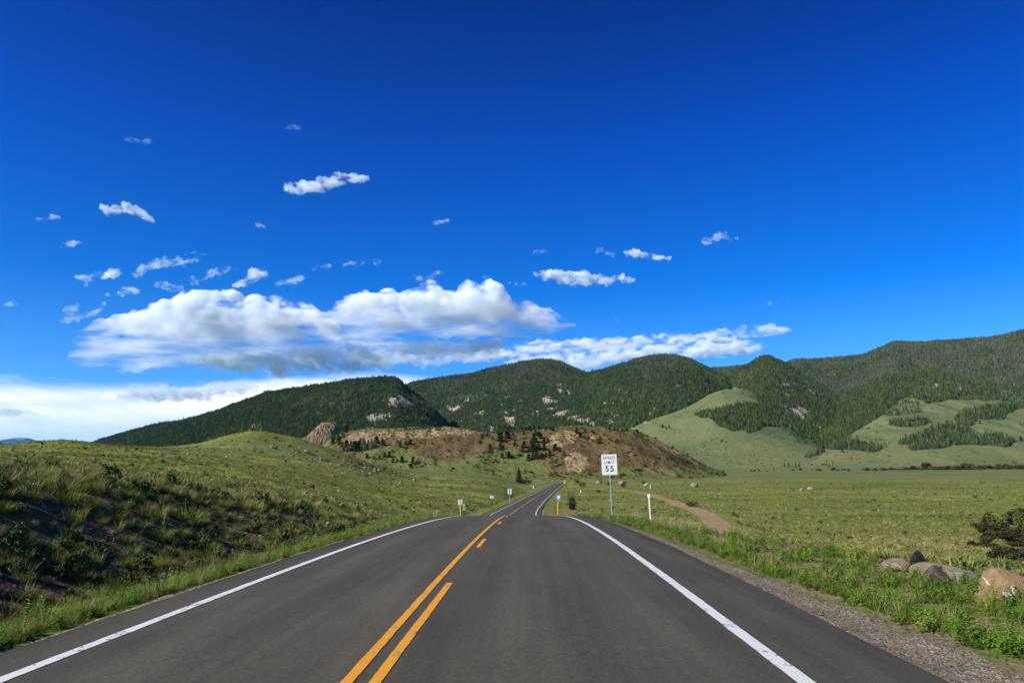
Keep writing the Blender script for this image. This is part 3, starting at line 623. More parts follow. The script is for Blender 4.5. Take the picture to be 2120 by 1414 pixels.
# ------------------------------------------------------------------ plants
def leafmat(name, ramp_stops, rough=0.9, tip=None, spec=0.08, trans=0.0):
    def bb(nt, b):
        r = nt.new('ShaderNodeObjectInfo').outputs['Random']; c = nt.ramp(r, ramp_stops)
        n = nt.noise(nt.pos(), 0.9, 2, 0.5); c = nt.vmath('SCALE', c, sc=nt.lin(n, 0.3, 0.7, 0.8, 1.2))
        if tip: c = nt.mix(nt.math('MULTIPLY', nt.attr('tip'), tip[1]), c, tip[0])
        nt.put(b.inputs['Base Color'], c)
        if trans:
            t = nt.new('ShaderNodeBsdfTranslucent'); nt.put(t.inputs['Color'], c); mx = nt.new('ShaderNodeMixShader'); mx.inputs[0].default_value = trans
            nt.l.new(b.outputs[0], mx.inputs[1]); nt.l.new(t.outputs[0], mx.inputs[2]); nt.l.new(mx.outputs[0], nt.n['Material Output'].inputs['Surface'])
    return material(name, rough=rough, spec=spec, build=bb)
M_PINE = leafmat('pine_needles', [(0.0, (.020, .042, .016)), (0.45, (.036, .064, .021)), (0.8, (.058, .088, .026)), (1.0, (.090, .112, .032))])
M_ASPEN = leafmat('aspen_leaves', [(0.0, (.045, .110, .014)), (0.6, (.070, .150, .022)), (1.0, (.11, .18, .03))])
M_DEAD = leafmat('grey_dead_twigs', [(0.0, (.060, .062, .050)), (0.5, (.10, .098, .088)), (1.0, (.15, .145, .135))])
M_JUNI = leafmat('juniper_needles', [(0.0, (.012, .024, .010)), (0.6, (.022, .036, .012)), (1.0, (.040, .050, .016))])
M_BARK = material('bark', (.075, .055, .040), rough=1.0, spec=0.05)
M_GRASS = leafmat('green_grass', [(0.0, (.060, .130, .014)), (0.5, (.105, .185, .022)), (0.85, (.150, .210, .036)), (1.0, (.22, .22, .07))], tip=((.20, .21, .07), 0.35), trans=0.25)
M_FORB = leafmat('leafy_weeds', [(0.0, (.055, .130, .014)), (0.5, (.105, .195, .020)), (1.0, (.165, .240, .034))], tip=((.11, .19, .035), 0.3), trans=0.25)
M_BUNCH = leafmat('olive_bunch_grass', [(0.0, (.075, .105, .016)), (0.5, (.130, .158, .030)), (1.0, (.190, .195, .055))], tip=((.20, .20, .075), 0.38), trans=0.2)
M_DRY = leafmat('dry_grass', [(0.0, (.17, .15, .055)), (0.6, (.26, .22, .10)), (1.0, (.36, .30, .16))], tip=((.42, .36, .2), 0.4), trans=0.2)
M_MEADOW = leafmat('meadow_tussocks', [(0.0, (.070, .094, .018)), (0.4, (.124, .152, .031)), (0.75, (.188, .196, .054)), (1.0, (.27, .24, .092))], tip=((.20, .19, .075), 0.4))
M_SAGE = leafmat('grey_green_sage', [(0.0, (.045, .062, .024)), (0.6, (.078, .095, .040)), (1.0, (.115, .125, .060))])
M_SHRUB = leafmat('dark_shrub_leaves', [(0.0, (.022, .036, .010)), (0.6, (.038, .056, .014)), (1.0, (.062, .076, .022))])
M_MEADOWG = leafmat('green_meadow_tussocks', [(0.0, (.042, .070, .016)), (0.6, (.068, .100, .024)), (1.0, (.095, .130, .038))], tip=((.12, .15, .05), .4))
M_WILLOW = leafmat('bare_willow_stems', [(0.0, (.022, .020, .010)), (0.5, (.038, .034, .016)), (1.0, (.055, .052, .022))])
M_WILLOWG = leafmat('olive_willow_leaves', [(0.0, (.035, .050, .012)), (1.0, (.075, .095, .022))])

def src(name, V, Fc, mat, attrs=None, smooth=False, fmat=None):
    me = mesh_np(name, V, Fc, smooth, attrs, fmat)
    for m in (mat if isinstance(mat, (list, tuple)) else [mat]): me.materials.append(m)
    return bpy.data.objects.new(name, me)              # a pattern for copies, not linked to the scene itself
def conifer_mesh(seed, tiers=7, seg=8, rad=0.19, droop=0.35, gap=0.10, jag=0.5):
    rs = np.random.RandomState(seed); V, Fc = [], []
    for i in range(tiers):
        f = i / (tiers - 1); z0 = gap + (1 - gap) * (f ** 0.9) * 0.93; r = rad * (1 - f) ** 0.85 + 0.012
        top = min(1.0, z0 + (1 - gap) / tiers * 1.9); b = len(V); a0 = rs.uniform(0, 6.3); dx, dy = rs.uniform(-.012, .012, 2)
        V.append((dx, dy, top))
        for k in range(seg * 2):
            a = a0 + math.pi * k / seg; rr = r * (rs.uniform(0.8, 1.15) if k % 2 == 0 else jag * rs.uniform(0.6, 1.1))
            V.append((dx + rr * math.cos(a), dy + rr * math.sin(a), z0 - droop * rr * (1 if k % 2 == 0 else 0.2) + rs.uniform(-.008, .008)))
        for k in range(seg * 2): Fc.append((b, b + 1 + k, b + 1 + (k + 1) % (seg * 2)))
    b = len(V)
    for k in range(4): a = k * math.pi / 2; V += [(0.014 * math.cos(a), 0.014 * math.sin(a), -0.03), (0.010 * math.cos(a), 0.010 * math.sin(a), 0.35)]
    t = []
    for k in range(4): i, j = b + 2 * k, b + 2 * ((k + 1) % 4); t += [(i, j, j + 1), (i, j + 1, i + 1)]
    return V, Fc, t
def conifer(name, mat, seed, **k):
    V, Fc, t = conifer_mesh(seed, **k); return src(name, V, np.array(Fc + t), [mat, M_BARK], fmat=[0] * len(Fc) + [1] * len(t))
def leaf_cloud(rs, n, shape, size, flat=0.6):
    """n small leaf clumps (bent quads) through a volume; shape(rs) gives a point"""
    V, Fc = [], []
    for i in range(n):
        c = np.array(shape(rs)); a = rs.normal(size=3); a /= np.linalg.norm(a); b = np.cross(a, rs.normal(size=3)); b /= np.linalg.norm(b)
        s = size * rs.uniform(0.6, 1.4); k = len(V)
        V += [tuple(c - a * s), tuple(c + b * s * flat), tuple(c + a * s + np.cross(a, b) * s * .3), tuple(c - b * s * flat)]
        Fc += [(k, k + 1, k + 2), (k, k + 2, k + 3)]
    return V, Fc
def blob(rx, rz, z0, lumps, seed):
    r0 = np.random.RandomState(seed); C = [(r0.uniform(-.6, .6) * rx, r0.uniform(-.6, .6) * rx, z0 + r0.uniform(.25, .8) * rz, r0.uniform(.35, .6)) for _ in range(lumps)]
    def f(rs):
        x, y, z, r = C[rs.randint(lumps)]; d = rs.normal(size=3); d /= np.linalg.norm(d); d *= rs.uniform(.55, 1.0) * r
        return (x + d[0] * rx, y + d[1] * rx, max(0.02, z + d[2] * rz * .6))
    return f
def aspen(seed):
    V, Fc = leaf_cloud(np.random.RandomState(seed), 90, blob(.24, .62, .30, 6, seed), .05, .8); return src('aspen', V, np.array(Fc), M_ASPEN)
def dead_pine(seed):
    rs = np.random.RandomState(seed); V, Fc, t = conifer_mesh(seed, tiers=6, seg=6, rad=.095, droop=.2, gap=.16, jag=.18)
    return src('dead_pine', V, np.array(Fc + t), M_DEAD)
def round_pine(name, mat, seed, n=170, size=.055):
    def sh(rs):
        z = rs.uniform(.08, 1.0); r = .30 * (1 - z) ** .6 * (0.55 + .45 * math.sin(z * 21 + seed)) + .05
        a = rs.uniform(0, 6.283); r *= rs.uniform(.5, 1.1); return (r * math.cos(a), r * math.sin(a), z * .97)
    V, Fc = leaf_cloud(np.random.RandomState(seed), n, sh, size, .7); k = len(V); nb = len(Fc)
    for j in range(4): a = j * math.pi / 2; V += [(.02 * math.cos(a), .02 * math.sin(a), -.04), (.012 * math.cos(a), .012 * math.sin(a), .5)]
    for j in range(4): i, m = k + 2 * j, k + 2 * ((j + 1) % 4); Fc += [(i, m, m + 1), (i, m + 1, i + 1)]
    return src(name, V, np.array(Fc), [mat, M_BARK], fmat=[0] * nb + [1] * 8)
def tuft(name, mat, seed, n, h, w, spread, lean, segs=3, bend=0.5):
    rs = np.random.RandomState(seed); V, Fc, tip = [], [], []
    for i in range(n):
        a = rs.uniform(0, 6.283); r = spread * math.sqrt(rs.uniform()); x0, y0 = r * math.cos(a), r * math.sin(a)
        d = a + rs.normal(0, .8); L = h * rs.uniform(.55, 1.15); ln = lean * rs.uniform(.3, 1.3); b = len(V); ox, oy = -math.sin(d), math.cos(d)
        for k in range(segs + 1):
            f = k / segs; q = ln * L * (f + bend * f * f); z = L * f * (1 - .25 * ln * f); ww = w * (1 - f ** 1.6) * .5 + .0004
            cx_, cy_ = x0 + q * math.cos(d), y0 + q * math.sin(d)
            V += [(cx_ - ox * ww, cy_ - oy * ww, z - .01), (cx_ + ox * ww, cy_ + oy * ww, z - .01)]; tip += [f, f]
        for k in range(segs): j = b + 2 * k; Fc.append((j, j + 1, j + 3, j + 2))
    return src(name, V, np.array(Fc), mat, {'tip': tip})
def forb(name, mat, seed, stems, h, leaf):
    """upright leafy weed: stems with broad pointed leaves"""
    rs = np.random.RandomState(seed); V, Fc, tip = [], [], []
    for s in range(stems):
        a = rs.uniform(0, 6.283); r = rs.uniform(0, .10); bx, by = r * math.cos(a), r * math.sin(a); lx, ly = rs.normal(0, .22, 2); H = h * rs.uniform(.6, 1.15); nl = rs.randint(7, 12)
        for i in range(nl):
            f = (i + .4) / nl; c = np.array([bx + lx * H * f, by + ly * H * f, H * f]); d = rs.uniform(0, 6.283); el = rs.uniform(.1, .9); L = leaf * rs.uniform(.7, 1.2) * (1.1 - .5 * f)
            u = np.array([math.cos(d) * math.cos(el), math.sin(d) * math.cos(el), math.sin(el)]); v = np.array([-math.sin(d), math.cos(d), 0]) * L * .26; k = len(V)
            m = c + u * L * .5; e = c + u * L - np.array([0, 0, .25 * L]); V += [tuple(c), tuple(m + v), tuple(e), tuple(m - v)]; tip += [f * .6, f, f, f]; Fc.append((k, k + 1, k + 2, k + 3))
    return src(name, V, np.array(Fc), mat, {'tip': tip})

GNI = {}
def scatter(name, P, rot, scl, pick, sources, label, cat):
    """a mass nobody would count: one object whose points carry copies of the patterns"""
    P = np.asarray(P, np.float32); N = len(P); me = bpy.data.meshes.new(name); me.vertices.add(N); me.vertices.foreach_set('co', P.ravel())
    a = me.attributes.new('rot', 'FLOAT_VECTOR', 'POINT'); a.data.foreach_set('vector', np.asarray(rot, np.float32).ravel())
    a = me.attributes.new('scl', 'FLOAT_VECTOR', 'POINT'); sc = np.asarray(scl, np.float32); sc = sc if sc.ndim == 2 else np.repeat(sc[:, None], 3, 1); a.data.foreach_set('vector', sc.ravel())
    a = me.attributes.new('pick', 'INT', 'POINT'); a.data.foreach_set('value', np.asarray(pick, np.int32).ravel())
    o = link(name, me)
    g = bpy.data.node_groups.new(name, 'GeometryNodeTree'); g.interface.new_socket('Geometry', in_out='INPUT', socket_type='NodeSocketGeometry'); g.interface.new_socket('Geometry', in_out='OUTPUT', socket_type='NodeSocketGeometry')
    n = g.nodes; gi, go = n.new('NodeGroupInput'), n.new('NodeGroupOutput'); jn = n.new('GeometryNodeJoinGeometry')
    def named(nm, t): x = n.new('GeometryNodeInputNamedAttribute'); x.data_type = t; x.inputs['Name'].default_value = nm; return x.outputs[0]
    ra, sa, pa = named('rot', 'FLOAT_VECTOR'), named('scl', 'FLOAT_VECTOR'), named('pick', 'INT')
    for i, s in enumerate(sources):
        oi = n.new('GeometryNodeObjectInfo'); oi.inputs['Object'].default_value = s; oi.inputs['As Instance'].default_value = True
        cmp_ = n.new('FunctionNodeCompare'); cmp_.data_type = 'INT'; cmp_.operation = 'EQUAL'
        ia = [x for x in cmp_.inputs if x.enabled and x.type == 'INT']; g.links.new(pa, ia[0]); ia[1].default_value = i
        ip = n.new('GeometryNodeInstanceOnPoints'); g.links.new(gi.outputs[0], ip.inputs['Points']); g.links.new(cmp_.outputs[0], ip.inputs['Selection']); g.links.new(oi.outputs['Geometry'], ip.inputs['Instance'])
        g.links.new(ra, ip.inputs['Rotation']); g.links.new(sa, ip.inputs['Scale']); g.links.new(ip.outputs[0], jn.inputs[0])
    g.links.new(jn.outputs[0], go.inputs[0])
    md = o.modifiers.new('scatter', 'NODES'); md.node_group = g
    return tag(o, label, cat, None, 'stuff')
def zrot(rs, N, tilt=0.12): return np.stack([rs.normal(0, tilt, N), rs.normal(0, tilt, N), rs.uniform(0, 6.283, N)], 1)

# ---- woods on the mountains
SRC_TREE = [conifer('pine', M_PINE, 1), conifer('pine', M_PINE, 2, rad=.16, tiers=8), conifer('pine', M_PINE, 3, rad=.22, tiers=6), round_pine('pine', M_PINE, 4, 110, .06), aspen(5), aspen(6), dead_pine(7), dead_pine(8)]
WOOD_LABEL = {
 'far_left': 'pine wood on the dark shoulder behind the left mountain', 'left_mountain': 'dense pine wood with bright aspen patches on the left mountain', 'mid_left': 'wood of grey dead and green pines on the rounded mountain',
 'mid': 'dense dark pine wood on the broad mountain above the speed sign', 'saddle': 'thin grey wood on the low saddle ridge', 'cone': 'dark open pine wood on the cone-shaped mountain',
 'fan': 'dark wood standing on the meadow fan below the cone-shaped mountain',
 'right_far': 'grey-green wood of dying trees on the high right ridge', 'right': 'pine wood and stands on the spur over the right-hand meadows'}
def wood(key, spacing, hmean, seed):
    R = RG[key]; rs = np.random.RandomState(seed)
    Y0, Y1 = R.Yb, R.Yr * 1.03; u0, u1 = max(R.u0, -0.95), min(R.u1, 0.98)
    area = (u1 - u0) * (Y1 ** 2 - Y0 ** 2) / 2; N = int(area / spacing ** 2)
    Y = np.sqrt(rs.uniform(Y0 ** 2, Y1 ** 2, N)); u = rs.uniform(u0, u1, N); X = u * Y
    Z = R.z(X, Y); z2 = ground_z(X, Y, False)
    for k in ('brown', 'right', 'fan', 'cone', 'mid', 'left_mountain', 'mid_left', 'saddle', 'right_far'):
        if k != key: z2 = np.maximum(z2, RG[k].z(X, Y))
    t, g, a, rk = forest_mask(key, X, Y, Z); px, py = proj(X, Y, Z)
    keep = (Z > z2 - 0.5) & (rs.uniform(size=N) < t) & (Z > R.zb + 2) & (px > -160) & (px < 2280)
    X, Y, Z, g, a = X[keep], Y[keep], Z[keep], g[keep], a[keep]; n = len(X); r = rs.uniform(size=n)
    pick = np.where(r < g * .62, 6 + rs.randint(0, 2, n), np.where(rs.uniform(size=n) < a * .9, 4 + rs.randint(0, 2, n), rs.randint(0, 4, n)))
    h = hmean * np.exp(rs.normal(0, .22, n)) * np.where((pick == 4) | (pick == 5), .75, 1.0)
    sc = np.stack([h * rs.uniform(1.0, 1.35, n), h * rs.uniform(1.0, 1.35, n), h], 1)
    scatter('pine_forest', np.stack([X, Y, Z - .3], 1), zrot(rs, n, .03), sc, pick, SRC_TREE, WOOD_LABEL[key], 'forest'); return n
NT_ = {k: wood(k, s, h, 200 + i) for i, (k, s, h) in enumerate([('far_left', 7, 8.5), ('left_mountain', 4.5, 7.4), ('mid_left', 7, 9.5), ('mid', 5.2, 8.2), ('saddle', 7.5, 9.5), ('cone', 4.9, 7.4), ('fan', 4.6, 7.4), ('right_far', 7.6, 10.2), ('right', 4.7, 8.0)])}
print('trees', NT_)
# low scrub on the brown hill
rs = np.random.RandomState(77); N = 26000; R = RG['brown']
SRC_BUSH = []
for k in range(3):
    V, Fc = leaf_cloud(np.random.RandomState(30 + k), 190, blob(.5, .8, 0.0, 6, 40 + k), .075, .7); SRC_BUSH.append(src('sage', V, np.array(Fc), M_SAGE))
for k in range(3):
    V, Fc = leaf_cloud(np.random.RandomState(36 + k), 200, blob(.5, .9, 0.0, 6, 50 + k), .075, .7); SRC_BUSH.append(src('scrub', V, np.array(Fc), M_SHRUB))
Y = np.sqrt(rs.uniform(R.Yb ** 2, 730 ** 2, N)); X = rs.uniform(R.u0, R.u1, N) * Y; Z = R.z(X, Y); px, py = proj(X, Y, Z)
d = 0.06 + 0.75 * sstep(0.05, 0.45, fbm(X / 26, Y / 26, 0, 4, seed=111)) + 0.6 * poly_mask(px, py, [(960, 950), (1080, 930), (1100, 975), (1180, 978), (1320, 962), (1300, 930), (1440, 955), (1470, 972), (960, 985)], seed=9) * sstep(-.1, .3, fbm(X / 14, Y / 14, 0, 3, seed=112))
keep = (rs.uniform(size=N) < d * .75) & (Z > ground_z(X, Y)); X, Y, Z = X[keep], Y[keep], Z[keep]; n = len(X)
sz = 1.5 * np.exp(rs.normal(0, .4, n)); scatter('sagebrush', np.stack([X, Y, Z - .1], 1), zrot(rs, n, .1), np.stack([sz, sz, sz * .7], 1), rs.choice(6, n, p=[.12, .12, .12, .22, .21, .21]), SRC_BUSH, 'dark low scrub speckling the red-brown hill', 'scrub')

# scrub speckling the far meadow slopes
for key, N, lab in (('fan', 9000, 'tiny scrub mottling the green fan below the cone-shaped mountain'), ('right', 14000, 'tiny scrub mottling the meadows of the right-hand spur')):
    R = RG[key]; rs = np.random.RandomState(len(key) * 31); Y = np.sqrt(rs.uniform(R.Yb ** 2, (R.Yr * .98) ** 2, N)); X = rs.uniform(max(R.u0, -.8), min(R.u1, .8), N) * Y; Z = R.z(X, Y); tr = forest_mask(key, X, Y, Z)[0]
    z2 = np.maximum(ground_z(X, Y, False), RG['cone'].z(X, Y)); z2 = np.maximum(z2, RG['right' if key == 'fan' else 'fan'].z(X, Y))
    keep = (tr < .1) & (Z > z2) & (rs.uniform(size=N) < .06 + .9 * sstep(.02, .4, fbm(X / 70, Y / 45, .5, 4, seed=117))); X, Y, Z = X[keep], Y[keep], Z[keep]; n = len(X); sz = 2.0 * np.exp(rs.normal(0, .35, n))
    scatter('sagebrush', np.stack([X, Y, Z - .1], 1), zrot(rs, n, .1), np.stack([sz * 1.3, sz * 1.3, sz * .5], 1), rs.choice(6, n, p=[.25, .25, .25, .09, .08, .08]), SRC_BUSH, lab, 'scrub')

# ---- meadows: tussocks thinning with distance
SRC_TUS = [tuft('tussock', M_MEADOW, 300 + k, 16, .30, .035, .17, .75, 2) for k in range(4)] + [tuft('tussock', M_DRY, 310, 14, .32, .028, .14, .6, 2)] + SRC_BUSH[:3] + [tuft('tussock', M_MEADOWG, 320 + k, 16, .28, .035, .17, .75, 2) for k in range(2)]
def visible(X, Y, Z, tol=0.6):
    """drop what the ground in front hides (sampled along the line of sight)"""
    ok = np.ones(len(X), bool); sl = (Z + .5 - CZ) / Y
    for f in np.linspace(.12, .97, 14): ok &= (CZ + sl * Y * f) > ground_z(X * f, Y * f, False) - tol
    return ok
def meadow(seed, N, y0, y1, power, sfun, label):
    rs = np.random.RandomState(seed); q = rs.uniform(size=N); e = 1 - power
    Y = (y0 ** e + q * (y1 ** e - y0 ** e)) ** (1 / e); X = rs.uniform(-.80, .80, N) * Y; S = X - road_x(Y)
    dn = sfun(S, X, Y); keep = rs.uniform(size=N) < dn
    X, Y = X[keep], Y[keep]; Z = ground_z(X, Y); v = visible(X, Y, Z); X, Y, Z = X[v], Y[v], Z[v]; n = len(X)
    big = 0.75 + 0.9 * sstep(40, 320, Y); sz = big * np.exp(rs.normal(0, .3, n)); clump = fbm(X / 48, Y / 15, 0, 4, seed=seed)
    pick = np.where(rs.uniform(size=n) < sstep(.02, .4, clump) * .65, 4, np.where(rs.uniform(size=n) < sstep(.0, -.35, clump) * .9, 8 + rs.randint(0, 2, n), rs.randint(0, 4, n))); sb = rs.uniform(size=n) < .012 + .05 * sstep(.15, .5, -clump); sb |= rs.uniform(size=n) < .30 * sstep(.16, .42, fbm(X / 42, Y / 7, 0, 3, seed=seed + 9)) * sstep(35, 80, Y); pick = np.where(sb, 5 + rs.randint(0, 3, n), pick); sz = np.where(sb, sz * .55, sz)
    scatter('meadow_grass', np.stack([X, Y, Z], 1), zrot(rs, n), np.stack([sz, sz, sz * rs.uniform(.6, 1.0, n)], 1), pick, SRC_TUS, label, 'grass'); return n
nm = [meadow(401, 90000, 14, 480, 1.35, lambda S, X, Y: np.where((S > np.where(Y < 60, 9.5, 6.2)) & (_dist_track(X, Y) > 2.2), 1.0, 0), 'short tussocky grass over the right-hand meadow'),
      meadow(402, 90000, 18, 420, 1.30, lambda S, X, Y: np.where(S < np.where(Y < 60, -12.5, -6.2), 1.0, 0), 'short tussocky grass over the left hillside')]
print('tussocks', nm)

# ---- verges and the cut bank beside the road
SRC_NEAR = ([tuft('grass', M_GRASS, 500 + k, 26, .26, .007, .07, .5) for k in range(4)] + [forb('weed', M_FORB, 510 + k, 6, .26, .085) for k in range(4)] +
            [tuft('dry', M_DRY, 520 + k, 22, .40, .005, .06, .45) for k in range(3)] + [tuft('bunch', M_BUNCH, 530 + k, 130, .30, .010, .17, .50, 3, .5) for k in range(4)])
SRC_NEAR += SRC_BUSH
G_, W_, D_, B_, S__ = range(0, 4), range(4, 8), range(8, 11), range(11, 15), range(15, 21)
def verge(seed, N, s0, s1, y0, y1, power, label, fun, name='grass'):
    rs = np.random.RandomState(seed); q = rs.uniform(size=N); e = 1 - power; Y = (y0 ** e + q * (y1 ** e - y0 ** e)) ** (1 / e)
    S = rs.uniform(min(s0, s1), max(s0, s1), N); tx, ty = frame_at(Y); X = road_x(Y) + S * ty; YY = Y - S * tx
    keep, pick, sz = fun(rs, S, X, YY); X, YY, pick, sz = X[keep], YY[keep], pick[keep], sz[keep]; Z = ground_z(X, YY)
    v = np.abs(X / np.maximum(YY, 1)) < .85; X, YY, Z, pick, sz = X[v], YY[v], Z[v], pick[v], sz[v]; n = len(X)
    scatter(name, np.stack([X, YY, Z], 1), zrot(rs, n, .15), sz, pick, SRC_NEAR, label, 'grass'); return n
def f_right(rs, S, X, Y):
    n = len(S); bare = fbm(X / .55, Y / .9, 0, 3, seed=601); e = 5.55 + .30 * fbm(Y / 1.3, 2.2, 0, 4, seed=602) + .52 * sstep(16, 5, Y) - .5 * sstep(12, 40, Y)
    den = (S < 9.9 - 2.0 * sstep(13, 28, Y) - .8 * sstep(40, 80, Y)) * sstep(-.05, .30, S - e) * (1 - .92 * sstep(5.9, 6.9, S) * sstep(-.22, .06, bare) * sstep(46, 24, Y))
    den = np.maximum(den, .75 * sstep(7.0, 7.6, S) * sstep(9.2, 8.7, S) * sstep(8.5, 10, Y) * sstep(15.5, 14, Y) * (S < 9.3))
    r = rs.uniform(size=n); dry = .03 + .50 * sstep(20, 36, Y) * sstep(5.9, 6.8, S) + .16 * sstep(.15, .4, fbm(X / 1.6, Y / 2.2, 0, 3, seed=603))
    pick = np.where(r < dry, rs.choice(D_, n), np.where(rs.uniform(size=n) < .70, rs.choice(W_, n), rs.choice(G_, n)))
    return (rs.uniform(size=n) < den), pick, np.exp(rs.normal(0, .28, n)) * (.60 + .25 * sstep(16, 45, Y))
def f_left(rs, S, X, Y):
    n = len(S); e = -4.55 + .18 * fbm(Y / 1.3, 8.2, 0, 4, seed=612); den = sstep(.05, -.25, S - e) * (1 - .5 * sstep(-6.0, -7.6, S))
    pick = np.where(rs.uniform(size=n) < .04, rs.choice(D_, n), np.where(rs.uniform(size=n) < .25, rs.choice(W_, n), rs.choice(G_, n)))
    return (rs.uniform(size=n) < den), pick, np.exp(rs.normal(0, .25, n)) * (.62 + .4 * sstep(20, 60, Y))
def f_bank(rs, S, X, Y):
    n = len(S); cl = fbm(X / 2.2, Y / 2.2, 0, 3, seed=621); top = sstep(-10.8, -13.0, S)
    den = np.clip(.20 + .62 * sstep(-.08, .32, cl) + .75 * top + .5 * sstep(-8.0, -6.8, S), 0, 1)
    pick = np.where(rs.uniform(size=n) < .03 + .22 * top, rs.choice(D_, n), np.where(rs.uniform(size=n) < .82, rs.choice(B_, n), rs.choice(G_, n)))
    sz = np.exp(rs.normal(0, .35, n)) * (.70 + .22 * top); sg = rs.uniform(size=n) < .21 * (1 - .7 * top); pick = np.where(sg, rs.choice(S__, n), pick); sz = np.where(sg, sz * .50, sz)
    return (rs.uniform(size=n) < den), pick, sz
nv = [verge(701, 15000, 5.0, 10.2, 4.0, 85, 1.25, 'green weeds and dry grass on the right-hand verge', f_right, 'verge_grass'),
      verge(702, 14000, -4.5, -7.6, 4.0, 110, 1.2, 'soft bright green grass along the left edge of the road', f_left, 'verge_grass'),
      verge(703, 9000, -6.6, -19.0, 8.0, 75, 1.1, 'olive bunch grass tufts on the dark cut bank', f_bank, 'bunch_grass'),
      verge(704, 7000, -5.0, -7.2, 85, 480, 1.3, 'grass edging the far stretch of road on its left', lambda rs, S, X, Y: (rs.uniform(size=len(S)) < 1, np.where(rs.uniform(size=len(S)) < .15, rs.choice(D_, len(S)), rs.choice(G_, len(S))), np.full(len(S), 1.6)), 'verge_grass'),
      verge(705, 7000, 4.9, 7.4, 85, 480, 1.3, 'grass edging the far stretch of road on its right', lambda rs, S, X, Y: (rs.uniform(size=len(S)) < 1, np.where(rs.uniform(size=len(S)) < .08, rs.choice(D_, len(S)), rs.choice(G_, len(S))), np.full(len(S), 1.6)), 'verge_grass')]
print('verge', nv)
# stones lying on the cut bank and the gravel edge
def stone_mesh(seed, sub=2, sq=(1, 1, .7), amp=.28, cuts=5):
    bm = bmesh.new(); bmesh.ops.create_icosphere(bm, subdivisions=sub, radius=1.0); rs = np.random.RandomState(seed); V = np.array([v.co[:] for v in bm.verts])
    for _ in range(cuts):
        d = rs.normal(size=3); d /= np.linalg.norm(d); k = rs.uniform(.55, .85); t = V @ d; V = V - np.clip(t - k, 0, None)[:, None] * d
    q = V * 1.1 + seed * 3.7; V = V * (1 + amp * fbm(q[:, 0], q[:, 1], q[:, 2], 4, seed=seed))[:, None]; V *= np.array(sq)
    Fc = np.array([[v.index for v in f.verts] for f in bm.faces]); bm.free(); return V, Fc
def b_stone(nt, b):
    r = nt.new('ShaderNodeObjectInfo').outputs['Random']; p = nt.obco(); n = nt.noise(nt.vmath('ADD', p, nt.comb(nt.math('MULTIPLY', r, 50), 0, 0)), 2.5, 5, .7)
    c = nt.mix(nt.smooth(n, .3, .7), nt.ramp(r, [(0, (.055, .042, .034)), (.5, (.11, .085, .066)), (1, (.16, .14, .12))]), nt.ramp(r, [(0, (.15, .11, .085)), (.5, (.23, .19, .15)), (1, (.32, .29, .25))]))
    nt.put(b.inputs['Base Color'], c); nt.put(b.inputs['Normal'], nt.bump(n, .7, .12))
M_STONE = material('field_stone', rough=1.0, spec=.1, build=b_stone)
SRC_STONE = [src('stone', *stone_mesh(800 + k, 1), M_STONE) for k in range(5)]
rs = np.random.RandomState(811); N = 5200; Y = rs.uniform(6, 62, N); S = rs.uniform(-15, -6.6, N); X = road_x(Y) + S; keep = rs.uniform(size=N) < sstep(-.2, .3, fbm(X / 3, Y / 3, 0, 3, seed=812)) * sstep(-14.5, -11.5, S); X, Y = X[keep], Y[keep]; n = len(X)
scatter('stones', np.stack([X, Y, ground_z(X, Y)], 1), zrot(rs, n, .4), .035 * np.exp(rs.normal(0, .6, n)), rs.randint(0, 5, n), SRC_STONE, 'small loose stones littering the cut bank', 'stones')
rs = np.random.RandomState(813); N = 16000; Y = (3.5 ** -.6 + rs.uniform(size=N) * (40 ** -.6 - 3.5 ** -.6)) ** (1 / -.6); S = 4.72 + rs.exponential(.55, N); X = road_x(Y) + S
scatter('gravel', np.stack([X, Y, ground_z(X, Y) + .022], 1), zrot(rs, N, .5), .0075 * np.exp(rs.normal(0, .45, N)), rs.randint(0, 5, N), SRC_STONE, 'loose gravel beside the right edge of the asphalt', 'gravel')
# ------------------------------------------------------------------ things along the road and on the slopes
def flatmat(name, col, rough=.5, spec=.4, metal=0.0, dirt=0.12):
    def bb(nt, b):
        n = nt.noise(nt.obco(), 9, 4, .65); nt.put(b.inputs['Base Color'], nt.mix(nt.smooth(n, .35, .75), col, tuple(v * (1 - dirt) for v in col)))
    return material(name, rough=rough, spec=spec, metal=metal, build=bb)
M_SIGNW = flatmat('white_sign_sheet', (.62, .64, .64)); M_SIGNK = flatmat('black_sign_print', (.012, .012, .012)); M_STEEL = flatmat('galvanised_steel', (.42, .45, .46), .45, .5, .55, .25)
M_SIGNBACK = flatmat('bare_aluminium', (.55, .56, .55), .5, .5, .2); M_GREENP = flatmat('green_sign_sheet', (.010, .22, .15)); M_YPOST = flatmat('yellow_painted_post', (.70, .38, .02)); M_TPOST = flatmat('dark_green_post', (.012, .045, .028), .6)
M_BLUEP = flatmat('blue_sign_sheet', (.03, .05, .30)); M_ORANGE = flatmat('amber_sign_sheet', (.80, .36, .01)); M_PALEBLUE = flatmat('pale_blue_sign_sheet', (.42, .58, .72)); M_TEAL = flatmat('teal_print', (.03, .25, .32)); M_PURPLE = flatmat('violet_blue_sheet', (.10, .09, .42)); M_WOOD = flatmat('weathered_wood', (.34, .25, .14), .95, .1, 0, .4); M_RUST = flatmat('rusty_post_foot', (.09, .055, .04), .9, .1)
def box(bm, sx, sy, sz, c=(0, 0, 0), rot=None, bevel=0.0):
    m = Matrix.Translation(c) @ (rot.to_4x4() if rot else Matrix()) @ Matrix.Diagonal((sx, sy, sz, 1)); r = bmesh.ops.create_cube(bm, size=1, matrix=m)
    if bevel: bmesh.ops.bevel(bm, geom=[e for e in bm.edges if e.verts[0] in r['verts']], offset=bevel, segments=2, affect='EDGES')
